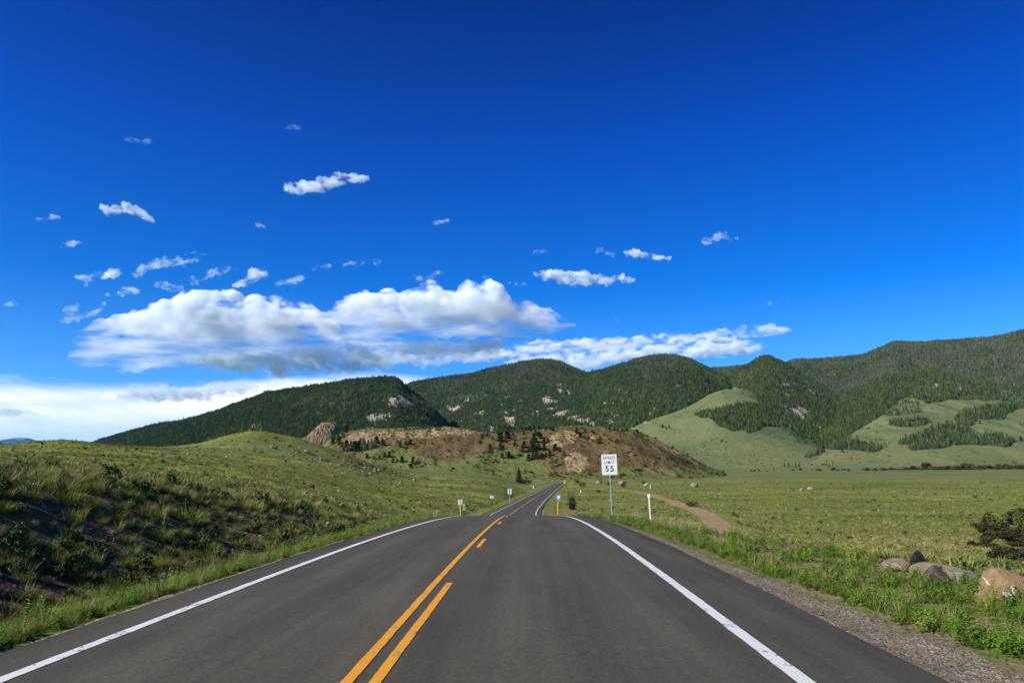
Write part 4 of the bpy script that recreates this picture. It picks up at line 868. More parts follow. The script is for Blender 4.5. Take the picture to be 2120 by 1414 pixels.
def bmo(name, fill, mat, parent=None, smooth=False):
    bm = bmesh.new(); fill(bm); me = bpy.data.meshes.new(name); bm.to_mesh(me); bm.free()
    if smooth: me.polygons.foreach_set('use_smooth', [True] * len(me.polygons))
    return link(name, me, mat, parent)
def outline_panel(bm, pts, t, y=0.0):
    """upright panel: pts are (x, z) round the rim, t thick, its face at y"""
    f = [bm.verts.new((x, y, z)) for x, z in pts]; k = [bm.verts.new((x, y + t, z)) for x, z in pts]; n = len(pts)
    bm.faces.new(f); bm.faces.new(k[::-1])
    for i in range(n): bm.faces.new((f[i], k[i], k[(i + 1) % n], f[(i + 1) % n]))
    bmesh.ops.recalc_face_normals(bm, faces=bm.faces)
def rrect(w, h, r, cz=0.0, n=6):
    return [(sx * (w / 2 - r) + r * math.cos(a), cz + sz * (h / 2 - r) + r * math.sin(a)) for sx, sz, a0 in ((1, 1, 0), (-1, 1, 90), (-1, -1, 180), (1, -1, 270)) for a in [math.radians(a0 + 90 * i / n) for i in range(n + 1)]]
def ring_panel(bm, outer, inner, t, y):
    n = len(outer); A = [[bm.verts.new((x, yy, z)) for x, z in ps] for ps, yy in ((outer, y), (inner, y), (inner, y + t), (outer, y + t))]
    for i in range(n):
        j = (i + 1) % n
        for a, b_ in ((0, 1), (1, 2), (2, 3), (3, 0)): bm.faces.new((A[a][i], A[a][j], A[b_][j], A[b_][i]))
    bmesh.ops.recalc_face_normals(bm, faces=bm.faces)
def lettering(text, size, mat, parent, x, y, z, bold=0.0, sx=1.0, name='lettering'):
    cu = bpy.data.curves.new('text', 'FONT'); cu.body = text; cu.size = size; cu.align_x = 'CENTER'; cu.align_y = 'CENTER'; cu.offset = bold; cu.extrude = 0.001; cu.space_character = 1.2
    t = bpy.data.objects.new('text', cu); COL.objects.link(t); dg = bpy.context.evaluated_depsgraph_get(); me = bpy.data.meshes.new_from_object(t.evaluated_get(dg)); bpy.data.objects.remove(t)
    me.transform(Matrix.Translation((x, y, z)) @ Matrix.Rotation(math.pi / 2, 4, 'X') @ Matrix.Diagonal((sx, 1, 1, 1))); me.materials.clear()
    return link(name, me, mat, parent)
def gpt(px, py_guess, Y): # ground point under a photograph column at a distance
    X = float(uof(px, py_guess)) * Y; return Vector((X, Y, float(ground_z(np.array([X]), np.array([Y]))[0])))
def upost(name, h, mat, parent, w=.055, d=.03):
    """steel channel post"""
    def f(bm):
        t = .006; box(bm, w * .5, t, h + .3, (0, 0, (h - .3) / 2)); box(bm, t, d, h + .3, (-w * .25 - t * .45, d / 2 - t / 2 + .001, (h - .3) / 2)); box(bm, t, d, h + .3, (w * .25 + t * .45, d / 2 - t / 2 + .001, (h - .3) / 2))
        box(bm, w * .25, t, h + .299, (-w * .38 - t, d - .003, (h - .3) / 2)); box(bm, w * .25, t, h + .299, (w * .38 + t, d - .003, (h - .3) / 2))
    return bmo(name, f, mat, parent)
def lean(o, deg, fwd=0.0): o.rotation_euler = (math.radians(fwd), math.radians(deg), 0); return o

# speed limit sign
p = gpt(1267, 1066, 43.7); r = lean(empty('speed_limit_sign', p), -1.6)
tag(r, 'white speed limit sign reading SPEED LIMIT 55 on a steel post', 'road sign')
zt = float(at(1264, 940, 43.7).z - p.z); W_, H_ = .914, 1.20; zc = zt - H_ / 2
pan = bmo('panel', lambda bm: outline_panel(bm, rrect(W_, H_, .075, zc), .004, -.012), [M_SIGNW], r)
bmo('border', lambda bm: ring_panel(bm, rrect(W_ - .018, H_ - .018, .068, zc), rrect(W_ - .05, H_ - .05, .052, zc), .002, -.0145), flatmat('grey_sign_border', (.30, .32, .34)), pan)
lettering('SPEED', .232, M_SIGNK, pan, 0, -.0135, zc + .385, .0026, 1.0); lettering('LIMIT', .222, M_SIGNK, pan, 0, -.0135, zc + .115, .0026, 1.0); lettering('55', .475, M_SIGNK, pan, 0, -.0135, zc - .255, .009, 1.0)
bmo('post', lambda bm: (box(bm, .055, .006, zt + .2, (0, .001, (zt - .5) / 2)), box(bm, .006, .03, zt + .2, (-.024, .019, (zt - .5) / 2)), box(bm, .006, .03, zt + .2, (.024, .019, (zt - .5) / 2))), M_STEEL, r)
for dz in (.42, -.42): bmo('bolt', lambda bm: bmesh.ops.create_cone(bm, cap_ends=True, segments=8, radius1=.014, radius2=.010, depth=.012, matrix=Matrix.Translation((0, -.0185, zc + dz)) @ Matrix.Rotation(math.pi / 2, 4, 'X')), M_STEEL, pan)
# white delineator on the right verge
p = gpt(1347, 1077, 35); r = lean(empty('delineator_post', p), -2.2); tag(r, 'white flat roadside marker post with rounded head beside the dirt track', 'marker post'); h = 1.40
bmo('post', lambda bm: outline_panel(bm, [(-.028, .20), (.028, .20), (.032, h - .16), (-.032, h - .16)], .018), M_SIGNW, r)
bmo('head', lambda bm: outline_panel(bm, [(.062 * math.cos(a), h - .10 + .08 * math.sin(a)) for a in [2 * math.pi * i / 20 for i in range(20)]], .02, -.006), flatmat('white_reflector', (.86, .86, .88)), r)
bmo('foot', lambda bm: outline_panel(bm, [(-.040, -.3), (.040, -.3), (.043, .205), (-.043, .205)], .024, -.003), M_RUST, r)
def small_sign(name, label, cat, px, Y, top_py, parts, post_mat=M_STEEL, post_w=.06, lean_deg=0.0, ztop=None, dx=0.0):
    p = gpt(px, 1060, Y); r = lean(empty(name, p), lean_deg); tag(r, label, cat); zt = float(at(px, top_py, Y).z - p.z)
    upost('post', (ztop or zt) - .02, post_mat, r, post_w); parts(r, zt); return r
def tpost(px, Y, top_py, label, name='fence_post', h=None):
    p = gpt(px, 1060, Y); zt = h or float(at(px, top_py, Y).z - p.z); r = lean(empty(name, p), -1.2); tag(r, label, 'fence post')
    def f(bm):
        box(bm, .08, .006, zt + .4, (0, 0, (zt - .4) / 2)); box(bm, .006, .036, zt + .398, (0, .0205, (zt - .4) / 2))
        for k in range(int(zt / .055)): box(bm, .016, .008, .012, (0, -.0068, .25 + k * .055 if .25 + k * .055 < zt - .03 else zt - .03 - .001 * k))
    bmo('post', f, M_TPOST, r); bmo('anchor_plate', lambda bm: box(bm, .12, .005, .14, (0, -.006, -.02)), M_TPOST, r); return r
tpost(651, 34, 1047, 'dark green studded metal stake standing in the ditch left of the road')
tpost(1149.6, 107, 1045, 'dark metal stake beside the blue scenic byway sign'); tpost(1049.5, 170, 1036, 'thin dark stake below the pale blue sign on the left verge')
# signs seen from behind on the left of the crest
def two_panels(r, zt):
    bmo('panel', lambda bm: outline_panel(bm, rrect(.60, .62, .04, zt - .31), .004, .035), M_SIGNBACK, r); bmo('brace', lambda bm: box(bm, .58, .012, .05, (0, .026, zt - .31)), M_STEEL, r)
small_sign('sign_back', 'grey back of a road sign on a yellow post left of the crest', 'road sign', 953.8, 100, 1034, two_panels, M_YPOST, .13, -2.0)
def mile(r, zt):
    pn = bmo('panel', lambda bm: outline_panel(bm, rrect(.36, .86, .05, zt - .43), .004, -.012), M_GREENP, r)
    bmo('lettering', lambda bm: (box(bm, .20, .002, .07, (0, -.0132, zt - .14)), box(bm, .05, .002, .16, (-.05, -.0132, zt - .34)), box(bm, .15, .002, .05, (.01, -.0132, zt - .42)), box(bm, .13, .002, .13, (0, -.0132, zt - .68))), M_SIGNW, pn)
small_sign('mile_marker', 'narrow green mile marker with white digits left of the crest', 'road sign', 960.5, 100, 1043.2, mile, M_TPOST, .06)
def diamond(r, zt):
    s = .42; bmo('panel', lambda bm: outline_panel(bm, [(0, zt), (-s, zt - s), (0, zt - 2 * s), (s, zt - s)], .004, .036), M_SIGNW, r)
small_sign('warning_sign_back', 'pale diamond sign seen from behind on the left verge', 'road sign', 1018, 142, 1024, diamond, M_TPOST, .09)
def tall_back(r, zt):
    bmo('panel', lambda bm: outline_panel(bm, rrect(.95, 1.35, .05, zt - .68), .004, .036), M_PALEBLUE, r); bmo('stiffener', lambda bm: box(bm, .24, .012, 1.25, (0, .024, zt - .68)), M_BLUEP, r)
small_sign('guide_sign_back', 'pale blue upright sign on the left verge beyond the diamond sign', 'road sign', 1055, 185, 1011.5, tall_back, M_STEEL, .10)
def byway(r, zt):
    pn = bmo('panel', lambda bm: outline_panel(bm, rrect(.62, .62, .05, zt - .31), .004, -.012), M_PALEBLUE, r); bmo('field', lambda bm: outline_panel(bm, rrect(.55, .55, .03, zt - .31), .002, -.0145), flatmat('navy_print', (.008, .012, .06)), pn)
    bmo('disc', lambda bm: outline_panel(bm, [(.215 * math.cos(a) + .02, zt - .30 + .235 * math.sin(a)) for a in [2 * math.pi * i / 24 for i in range(24)]], .002, -.017), flatmat('pale_disc', (.62, .76, .84)), pn)
    bmo('emblem', lambda bm: outline_panel(bm, [(-.17, zt - .32), (-.10, zt - .24), (-.02, zt - .20), (.05, zt - .26), (.02, zt - .33), (-.04, zt - .34), (-.08, zt - .42)], .002, -.0195), M_TEAL, pn)
    b2 = bmo('plaque', lambda bm: outline_panel(bm, rrect(.58, .30, .03, zt - .79), .004, -.012), M_PURPLE, r); bmo('lettering', lambda bm: box(bm, .44, .002, .06, (0, -.0132, zt - .77)), flatmat('pale_violet_print', (.40, .42, .70)), b2)
small_sign('byway_sign', 'blue scenic byway sign with round emblem and plaque on a yellow post', 'road sign', 1154.4, 107, 1024.5, byway, M_YPOST, .12, 2.2)
def curve_sign(r, zt):
    s = 1.0; pn = bmo('panel', lambda bm: outline_panel(bm, [(0, zt), (-s, zt - s), (0, zt - 2 * s), (s, zt - s)], .006, -.015), M_ORANGE, r)
    bmo('arrow', lambda bm: outline_panel(bm, [(-.10, zt - 1.55), (.10, zt - 1.55), (.10, zt - 1.0), (.32, zt - .80), (.50, zt - .98), (.55, zt - .45), (.05, zt - .50), (.2, zt - .66), (-.10, zt - .92)], .003, -.0188), M_SIGNK, pn)
    bmo('plaque', lambda bm: outline_panel(bm, rrect(.8, .7, .05, zt - 2.42), .005, -.015), M_ORANGE, r)
small_sign('curve_sign', 'small amber diamond curve sign where the road tops the far rise', 'road sign', 1169.6, 500, 993.6, curve_sign, M_STEEL, .12)
p = gpt(1102, 1005, 400); r = empty('brace_post', p); tag(r, 'wooden brace post with a crosspiece beside the lone spruce', 'fence post'); bmo('post', lambda bm: box(bm, .35, .3, 2.7, (0, 0, 1.0), bevel=.03), M_WOOD, r); bmo('crosspiece', lambda bm: box(bm, 2.2, .2, .3, (-.4, -.26, 1.9), Euler((0, .25, 0)).to_matrix(), .03), M_WOOD, r)
for px, Y, hh, lab in ((1104.5, 395, 1.8, 'short white stub post next to the wooden brace post'), (1346.3, 345, 1.5, 'tiny white marker post where the dirt track bends'), (1202, 300, 1.3, 'tiny white marker post below the two dark shrubs')):
    p = gpt(px, 1005, Y); r = empty('marker_post', p); tag(r, lab, 'marker post'); bmo('post', lambda bm: outline_panel(bm, [(-.18, -.2), (.18, -.2), (.16, hh), (0, hh + .12), (-.16, hh)], .06), M_SIGNW, r)

# the boulders set along the right verge
def b_boulder(c0, c1, vein, vcol, vs=1.6):
    def bb(nt, b):
        p = nt.obco(); n = nt.noise(p, 4.0, 7, .72, .3); f = nt.noise(p, 22, 5, .75); v = nt.noise(nt.vmath('ADD', p, (3.1, .4, 1.7)), vs, 4, .6, .8)
        c = nt.mix(nt.smooth(n, .32, .68), c0, c1); c = nt.mix(nt.smooth(f, .5, .75, 0, .5), c, tuple(.45 * x for x in c0)); c = nt.mix(nt.math('MULTIPLY', nt.smooth(v, vein, vein + .07), nt.smooth(f, .35, .55)), c, vcol)
        nt.put(b.inputs['Base Color'], c); nt.put(b.inputs['Normal'], nt.bump(nt.math('ADD', n, nt.math('MULTIPLY', f, .8)), 1.0, .06))
    return bb
def boulder(px, top_py, wpx, Y, seed, shape, mat, label, depth=0.8, rz=0.0, cuts=6, amp=.22, sub=4, name='boulder', group=None, sink=.25, loc=None):
    p = loc or gpt(px, top_py + 30, Y); Wm = wpx * Y / F; Y = p.y; Wm = wpx * Y / F; hz = max(.08, float(at(px, top_py, Y).z - p.z)) if top_py else Wm * .55; full = hz / (1 - sink)
    V, Fc = stone_mesh(seed, sub, (1, 1, 1), amp, cuts + 5); q = V * 3.2 + seed; V = V * (1 + .10 * fbm(q[:, 0], q[:, 1], q[:, 2], 4, .6, seed=seed + 2, ridged=True))[:, None]; V = V / np.abs(V).max(0)
    if shape: V = shape(V)
    V = V * np.array([Wm / 2, Wm / 2 * depth, full / 2])
    me = mesh_np(name, V, Fc, True); o = link(name, me, mat); o.location = (p.x, p.y, p.z + hz - full / 2); o.rotation_euler = (0, 0, rz); tag(o, label, 'boulder' if name == 'boulder' else 'rock', group); return o
def point(V): V = V.copy(); k = 1 - .62 * np.clip(V[:, 2] * .6 + .4, 0, 1); V[:, 0] = V[:, 0] * k + .18 * V[:, 2] * 0; V[:, 1] *= k; V[:, 2] *= 1.05; return V
def slab(V): V = V.copy(); V[:, 2] = np.sign(V[:, 2]) * np.abs(V[:, 2]) ** .55; V[:, 2] -= .30 * (V[:, 0] + 0.2) * (V[:, 2] > 0); return V
def dome(V): V = V.copy(); V[:, 2] = np.sign(V[:, 2]) * np.abs(V[:, 2]) ** .75; V[:, 2] -= .18 * np.abs(V[:, 0]) ** 2; return V
def wedge(V): V = V.copy(); V[:, 2] = np.sign(V[:, 2]) * np.abs(V[:, 2]) ** .8; V[:, 2] -= np.where(V[:, 2] > -.2, .34 * np.clip(V[:, 0] + .05, 0, 2) + .25 * np.clip(-V[:, 0] - .45, 0, 2), 0); return V
MB = lambda n, *a: material(n, rough=.95, spec=.15, build=b_boulder(*a))
boulder(1858, 1154, 58, 15.6, 901, dome, MB('pinkish_rock', (.15, .11, .08), (.24, .18, .13), .60, (.62, .60, .56)), 'low pinkish-brown boulder with a white patch at the left end of the row')
boulder(1901, 1139, 56, 15.9, 907, point, MB('black_rock', (.010, .012, .014), (.028, .032, .036), .66, (.22, .20, .14)), 'black pointed boulder standing between the brown boulders', .8, .3, 8, .18)
boulder(1945, 1163, 118, 14.6, 903, slab, MB('olive_rock', (.16, .14, .095), (.24, .21, .15), .70, (.30, .28, .22)), 'long grey-olive slab boulder behind the dark brown one', .55, -.25, 9, .14)
boulder(1944, 1168, 62, 13.4, 904, dome, MB('dark_brown_rock', (.055, .042, .034), (.14, .11, .085), .62, (.10, .045, .03)), 'dark brown pitted boulder in front of the grey-olive slab', .7, .2)
boulder(2000, 1177, 66, 13.9, 905, slab, MB('grey_green_rock', (.17, .16, .12), (.23, .22, .17), .68, (.33, .32, .28)), 'flat grey-green slab between the dark boulder and the orange boulder', .7, -.3, 9, .12)
boulder(2080, 1174, 130, 11.9, 906, wedge, MB('orange_rock', (.21, .135, .068), (.32, .225, .125), .54, (.66, .64, .60), 2.2), 'big orange-tan boulder with white streaks at the right edge', .7, .1, 6, .16)
boulder(1937, None, 22, 12.6, 908, dome, MB('tan_stone', (.30, .20, .13), (.38, .28, .2), .7, (.5, .45, .4)), 'small tan stone in the weeds below the dark brown boulder', sub=3, loc=hit(1937, 1206))
for px, tp, w, Y, sd, cols, lab in ((706, 1041, 17, 58, 911, ((.20, .17, .13), (.30, .26, .20)), 'beige rock alone on the grass above the roadside ditch'), (679, 1080, 9, 36, 912, ((.34, .27, .15), (.42, .34, .2)), 'small upright tan stone right of the green stake'),
     (674, 1087, 14, 35, 913, ((.22, .12, .06), (.28, .17, .09)), 'orange-brown stone right of the green stake'), (691, 1087, 16, 34.5, 914, ((.03, .02, .018), (.08, .055, .045)), 'dark brown stone farthest right of the group by the green stake'), (1338, 1000, 11, 330, 915, ((.34, .28, .18), (.42, .36, .26)), 'tan rock at the bend of the dirt track with shrubs behind it'),
     (1438, 999, 17, 390, 916, ((.22, .20, .13), (.30, .27, .19)), 'wide low olive rock on the right-hand meadow beyond the track'), (1677, 1007, 12, 330, 917, ((.34, .30, .20), (.40, .36, .26)), 'pale tan rock far out on the right-hand meadow'), (1660, 1011, 10, 300, 918, ((.25, .20, .12), (.32, .27, .18)), 'small brown rock left of the pale meadow rock'),
     (1265.5, 1034, 9, 120, 919, ((.34, .28, .18), (.42, .36, .26)), 'tan stone in the grass right of the speed sign post'), (1240, 995, 14, 400, 920, ((.30, .22, .16), (.36, .28, .21)), 'pinkish rock near the shrubs left of the speed sign'), (1286, 996, 12, 400, 921, ((.32, .25, .17), (.38, .30, .22)), 'pinkish rock near the shrubs right of the speed sign')):
    boulder(px, None, w, Y, sd, dome, MB('stone_skin', tuple(.7 * v for v in cols[0]), tuple(.72 * v for v in cols[1]), .68, (.34, .32, .28)), lab, sub=3, name='rock', loc=hit(px, tp + w * .5))
# rock knob between the left hill and the brown hill
q = at(668, 912, 1000); V, Fc = stone_mesh(931, 6, (1, 1, 1), .0, 0)
V = V.copy(); prof_ = np.interp(V[:, 0], [-1, -.65, -.3, .0, .25, .6, .85, 1], [.28, .40, .72, .98, 1.0, .92, .55, .2]); V[:, 2] = np.where(V[:, 2] > 0, V[:, 2] ** .6 * prof_, V[:, 2] * .6)
d_ = fbm(V[:, 0] * 5, V[:, 1] * 5, V[:, 2] * 1.6, 5, .6, seed=933, ridged=True); V = V * (1 + .15 * (d_ - .2))[:, None] * np.array([27.5, 20, 26.0])
def b_knob(nt, b):
    p = nt.obco(); x, y, z = nt.sep(p); n = nt.noise(nt.comb(x, y, nt.math('MULTIPLY', z, .35)), .22, 5, .7); f = nt.noise(p, .9, 4, .7)
    c = nt.ramp(n, [(.3, (.05, .047, .036)), (.45, (.13, .11, .075)), (.6, (.22, .145, .08)), (.75, (.23, .20, .14))]); c = nt.mix(nt.smooth(f, .5, .7, 0, .6), c, (.07, .08, .045)); nt.put(b.inputs['Base Color'], c); nt.put(b.inputs['Normal'], nt.bump(n, .9, 1.5))
o = link('rock_outcrop', mesh_np('rock_outcrop', V, Fc, False), material('outcrop_rock', rough=1, spec=.05, build=b_knob)); o.location = (q.x, q.y, q.z - 3.0); tag(o, 'orange and grey rock knob rising between the left hill and the brown hill', 'rock outcrop')

# single trees
def place_copies(name, sources, spots, label, cat, group, width=1.0, sink=.15):
    rs = np.random.RandomState(len(spots) * 7 + 3)
    for i, (px, py, hpx) in enumerate(spots):
        P = hit(px, py); h = hpx * P.y / F; s = sources[rs.randint(len(sources))]; o = s.copy(); o.name = name; COL.objects.link(o)
        o.location = (P.x, P.y, P.z - sink); wv = width * rs.uniform(.85, 1.2); o.scale = (h * wv, h * wv, h); o.rotation_euler = (0, 0, rs.uniform(0, 6.28)); tag(o, label, cat, group)
Z4 = lambda L: [(700 + x / 2.65, 820 + y / 2.65, h / 2.65) for x, y, h in L]
Z5 = lambda L: [(1500 + x / 3.42, 780 + y / 3.42, h / 3.42) for x, y, h in L]
SRC_JUN = [round_pine('juniper', M_JUNI, 40 + k, 260, .075) for k in range(3)]
SRC_LONE = [conifer('pine', M_PINE, 60 + k, tiers=9, rad=.2) for k in range(3)]
place_copies('juniper_tree', SRC_JUN, Z4([(245, 270, 35), (255, 335, 30), (280, 335, 35), (300, 365, 25), (340, 280, 30), (350, 365, 35), (395, 265, 30), (410, 370, 40), (400, 395, 25), (195, 345, 20), (160, 340, 25), (228, 345, 22), (325, 360, 20), (370, 270, 25), (430, 372, 18),
   (780, 260, 20), (790, 235, 25), (820, 225, 25), (835, 290, 30), (850, 240, 22), (890, 250, 55), (930, 235, 45), (890, 295, 40), (900, 340, 30), (935, 340, 40), (970, 275, 30), (1015, 310, 45), (1020, 285, 40), (1075, 255, 55), (1070, 300, 50), (1045, 355, 40), (1110, 235, 35), (1130, 262, 35), (1160, 325, 30), (1190, 300, 40), (1215, 305, 25), (1240, 330, 30), (1090, 330, 40), (1120, 345, 35), (1130, 300, 40), (1070, 345, 45), (1085, 215, 30), (1100, 220, 30), (1020, 215, 25), (960, 220, 20), (1150, 250, 22), (905, 290, 22), (1060, 275, 30), (1100, 290, 34), (1140, 335, 28),
   (1310, 205, 35), (1330, 225, 25), (1355, 200, 25), (1375, 238, 20), (1405, 210, 20), (1430, 258, 25), (1440, 240, 20), (1395, 200, 16)]), 'dark round juniper dotted over the slope of the red-brown hill', 'tree', 'junipers on the slope of the red-brown hill', 1.55)
place_copies('juniper_tree', SRC_JUN, Z4([(1490, 184, 18), (1515, 188, 18), (1535, 190, 16), (1560, 194, 18), (1585, 192, 18), (1640, 198, 18), (820, 190, 18), (860, 188, 20), (885, 184, 22), (910, 186, 25), (940, 188, 25), (965, 190, 20), (1000, 192, 22), (1030, 190, 22), (1050, 188, 25), (1075, 186, 20), (1100, 184, 22), (1140, 184, 18), (1180, 190, 22), (1165, 186, 18), (560, 178, 14), (500, 180, 12)]), 'dark juniper along the top edge of the red-brown hill', 'tree', 'junipers along the top of the red-brown hill', 2.0)
place_copies('pine_tree', SRC_LONE + SRC_JUN[:1], Z4([(30, 300, 45), (55, 305, 50), (75, 300, 45), (92, 303, 58), (110, 298, 55), (125, 302, 60), (148, 300, 60), (165, 292, 55), (182, 290, 62), (200, 280, 58), (140, 268, 50), (120, 262, 40), (210, 262, 45), (70, 275, 40), (45, 278, 40), (20, 280, 35), (-20, 240, 45), (0, 235, 45), (-40, 235, 40), (25, 215, 45), (45, 200, 40), (-5, 205, 38), (60, 190, 30), (-30, 262, 35), (5, 262, 40)]), 'dark pine packed in the gully at the left end of the brown hill', 'tree', 'pines in the gully left of the brown hill', 1.5)
place_copies('aspen_tree', [SRC_TREE[4], SRC_TREE[5]], Z4([(1160, 392, 42), (1172, 396, 50), (1185, 394, 55), (1196, 390, 48), (1180, 378, 40)]), 'bright green aspen at the foot of the red-brown hill', 'tree', 'aspens at the foot of the red-brown hill', 1.0)
place_copies('pine_tree', SRC_LONE, Z5([(425, 638, 36), (455, 642, 46), (485, 642, 32), (505, 642, 46), (530, 640, 42), (350, 650, 20), (400, 645, 14)]), 'dark pine in the small clump on the valley floor right of the brown hill', 'tree', 'clump of pines on the valley floor', 1.2)
place_copies('pine_tree', SRC_LONE, Z5([(690, 630, 24), (705, 628, 26), (722, 628, 30), (740, 628, 22), (768, 622, 34)]), 'dark pine in the second valley-floor clump, right of the first', 'tree', 'second clump of pines on the valley floor', 1.2)
place_copies('pine_tree', SRC_LONE, Z5([(575 + 11 * k, 570 - 3 * k, 30 + 6 * (k % 3)) for k in range(13)]), 'dark pine in the slanting row above the valley-floor clumps', 'tree', 'slanting row of pines', 1.2)
place_copies('pine_tree', SRC_LONE + SRC_JUN[:1], Z5([(480, 558, 20), (835, 533, 28), (870, 530, 10), (950, 470, 25), (1075, 465, 30), (1240, 530, 12), (1053, 352, 12), (1078, 340, 15), (1100, 355, 18), (1078, 400, 25), (1470, 230, 18), (1507, 225, 14), (1480, 270, 20), (1210, 270, 15), (1235, 270, 15), (1260, 270, 18), (1280, 268, 15), (1320, 270, 16), (1350, 270, 18), (1380, 250, 25), (1340, 160, 12), (1375, 180, 18), (1410, 215, 18), (2095, 340, 30), (2118, 342, 30), (2100, 455, 35), (2035, 500, 15), (2055, 500, 18), (2072, 500, 15), (1845, 395, 18), (1810, 330, 25), (1165, 475, 30), (1130, 480, 35), (1145, 500, 30), (1690, 335, 18), (1480, 300, 14), (1180, 345, 16), (1160, 372, 14), (945, 380, 14)]),
   'dark pine standing apart on the right-hand meadow slopes', 'tree', 'scattered pines on the right-hand meadow slopes', 1.25)
place_copies('pine_tree', SRC_LONE + SRC_JUN[:1], [(1372, 886, 8), (1379, 889, 10), (1385, 886, 7), (1366, 884, 6), (1352, 876, 6), (1390, 890, 7), (1358, 878, 7), (1500, 856, 6), (1497, 866, 7), (1537, 815, 6), (1553, 822, 6), (1566, 842, 8), (1420, 848, 6)], 'dark pine standing apart on the green fan below the cone mountain', 'tree', 'scattered pines on the green fan below the cone mountain', 1.3)
# the lone spruce by the road
p = hit(1074, 1000); r = empty('spruce_tree', p); tag(r, 'lone dark spruce with drooping skirt left of the far road', 'tree'); hs = 30.5 * p.y / F
def _sp(rs):
    z = rs.uniform(.01, 1) ** 1.15; a = rs.uniform(0, 6.283); r = (.36 * (1 - z) ** .85 + .015) * (.62 + .38 * math.sin(z * 34 + 2 * math.sin(a))) * rs.uniform(.45, 1.05); return (r * math.cos(a), r * math.sin(a), z - .25 * r * .5)
V, Fc = leaf_cloud(np.random.RandomState(71), 2200, _sp, .030, .6)
link('crown', mesh_np('crown', np.array(V) * hs, np.array(Fc), False), M_JUNI, r)
bmo('trunk', lambda bm: bmesh.ops.create_cone(bm, cap_ends=True, segments=8, radius1=.22, radius2=.03, depth=hs * .95, matrix=Matrix.Translation((0, 0, hs * .44))), M_BARK, r)

# shrubs
def shrub_mesh(seed, leafm, stemm, n=240, rx=.5, rz=.9, size=.055, stems=40):
    rs = np.random.RandomState(seed); V, Fc = leaf_cloud(rs, n, blob(rx, rz, .0, 14, seed), size, .7); nb = len(Fc); B = blob(rx, rz, .0, 14, seed)
    for s in range(stems):
        e = np.array(B(rs)); b = np.array([rs.normal(0, .07), rs.normal(0, .07), -.03]); k = len(V); w = .008; m = (b + e) / 2 + np.array([0, 0, .08]); a = rs.uniform(0, 6.3); o_ = np.array([math.cos(a), math.sin(a), 0]) * w
        V += [tuple(b - o_), tuple(b + o_), tuple(m - o_ * .7), tuple(m + o_ * .7), tuple(e)]; Fc += [(k, k + 1, k + 3), (k, k + 3, k + 2), (k + 2, k + 3, k + 4)]
    return src('shrub', V, np.array(Fc), [leafm, stemm], fmat=[0] * nb + [1] * (len(Fc) - nb))
SRC_WIL = [shrub_mesh(951 + k, M_WILLOW, M_WILLOW, 800, .55, 1.0, .07, 160) for k in range(3)]; SRC_WILG = [shrub_mesh(955 + k, M_WILLOWG, M_WILLOW, 700, .55, 1.0, .07, 120) for k in range(2)]; SRC_DSH = [shrub_mesh(958 + k, M_SHRUB, M_BARK, 300, .55, .95, .06, 20) for k in range(3)]
def shrubs(name, sources, spots, label, group=None, cat='shrub'):
    rs = np.random.RandomState(int(sum(s[0] for s in spots)))
    for i, (px, py, w, h, *lab) in enumerate(spots):
        P = hit(px, py); s = sources[i % len(sources)]; o = s.copy(); o.name = name; COL.objects.link(o); o.location = (P.x, P.y, P.z - .03); k = P.y / F; tall = 1.7 if name == 'willow_shrub' else 1.1; o.scale = (w * k * 1.2, w * k * 1.1, h * k * tall); o.rotation_euler = (0, 0, rs.uniform(0, 6.28)); tag(o, lab[0] if lab else label, cat, group)
ZW = lambda L: [(1980 + x / 8.84, 1020 + y / 8.84, w / 8.84, h / 8.84) for x, y, w, h in L]
shrubs('willow_shrub', SRC_WIL, ZW([(600, 640, 200, 160), (470, 740, 230, 115), (620, 770, 260, 115), (620, 860, 240, 110), (570, 955, 220, 90), (430, 990, 190, 55), (640, 1000, 260, 50), (270, 985, 120, 65), (1070, 470, 190, 90), (1000, 590, 230, 95), (860, 850, 230, 90), (1010, 900, 300, 100), (1190, 900, 170, 110), (1080, 1005, 280, 60), (1220, 960, 150, 100), (700, 1215, 260, 90), (880, 1230, 320, 150), (1050, 1240, 260, 120), (1180, 1160, 200, 100), (1240, 1240, 170, 100), (1190, 420, 130, 90), (900, 760, 200, 80), (1120, 800, 260, 100)]), 'dark bare-stemmed willow in the thicket at the right edge of the meadow', 'bare-stemmed willows in the right-hand thicket')
shrubs('willow_shrub', SRC_WILG, ZW([(790, 740, 270, 190), (1185, 650, 180, 190), (900, 690, 150, 110)]), 'olive leafy willow standing above the dark thicket at the right edge', 'leafy willows in the right-hand thicket')
shrubs('dark_shrub', SRC_DSH, [(1431, 1049, 24, 14, 'round dark shrub on the meadow right of the dirt track'), (1195, 1001, 13, 9, 'dark green shrub, upper one of the pair right of the far road'), (1207, 1010, 15, 13, 'dark green shrub, lower one of the pair right of the far road'), (1239, 1019, 12, 6, 'flat dark shrub left of the speed sign post'), (1262, 1005, 13, 7, 'dark shrub just behind the speed sign post'), (1291, 1009, 12, 7, 'dark olive shrub right of the speed sign post'), (1242, 998, 8, 6, 'small dark shrub beside the pinkish rock'), (1333, 1003, 9, 8, 'dark shrub behind the tan rock at the track bend'), (1294, 1001, 9, 5, 'little dark shrub beyond the speed sign among pinkish rocks'), (1086, 1001, 20, 11, 'dark shrub against the skirt of the lone spruce'), (1096, 1001, 12, 7, 'low dark shrub right of the spruce shrub')], None)
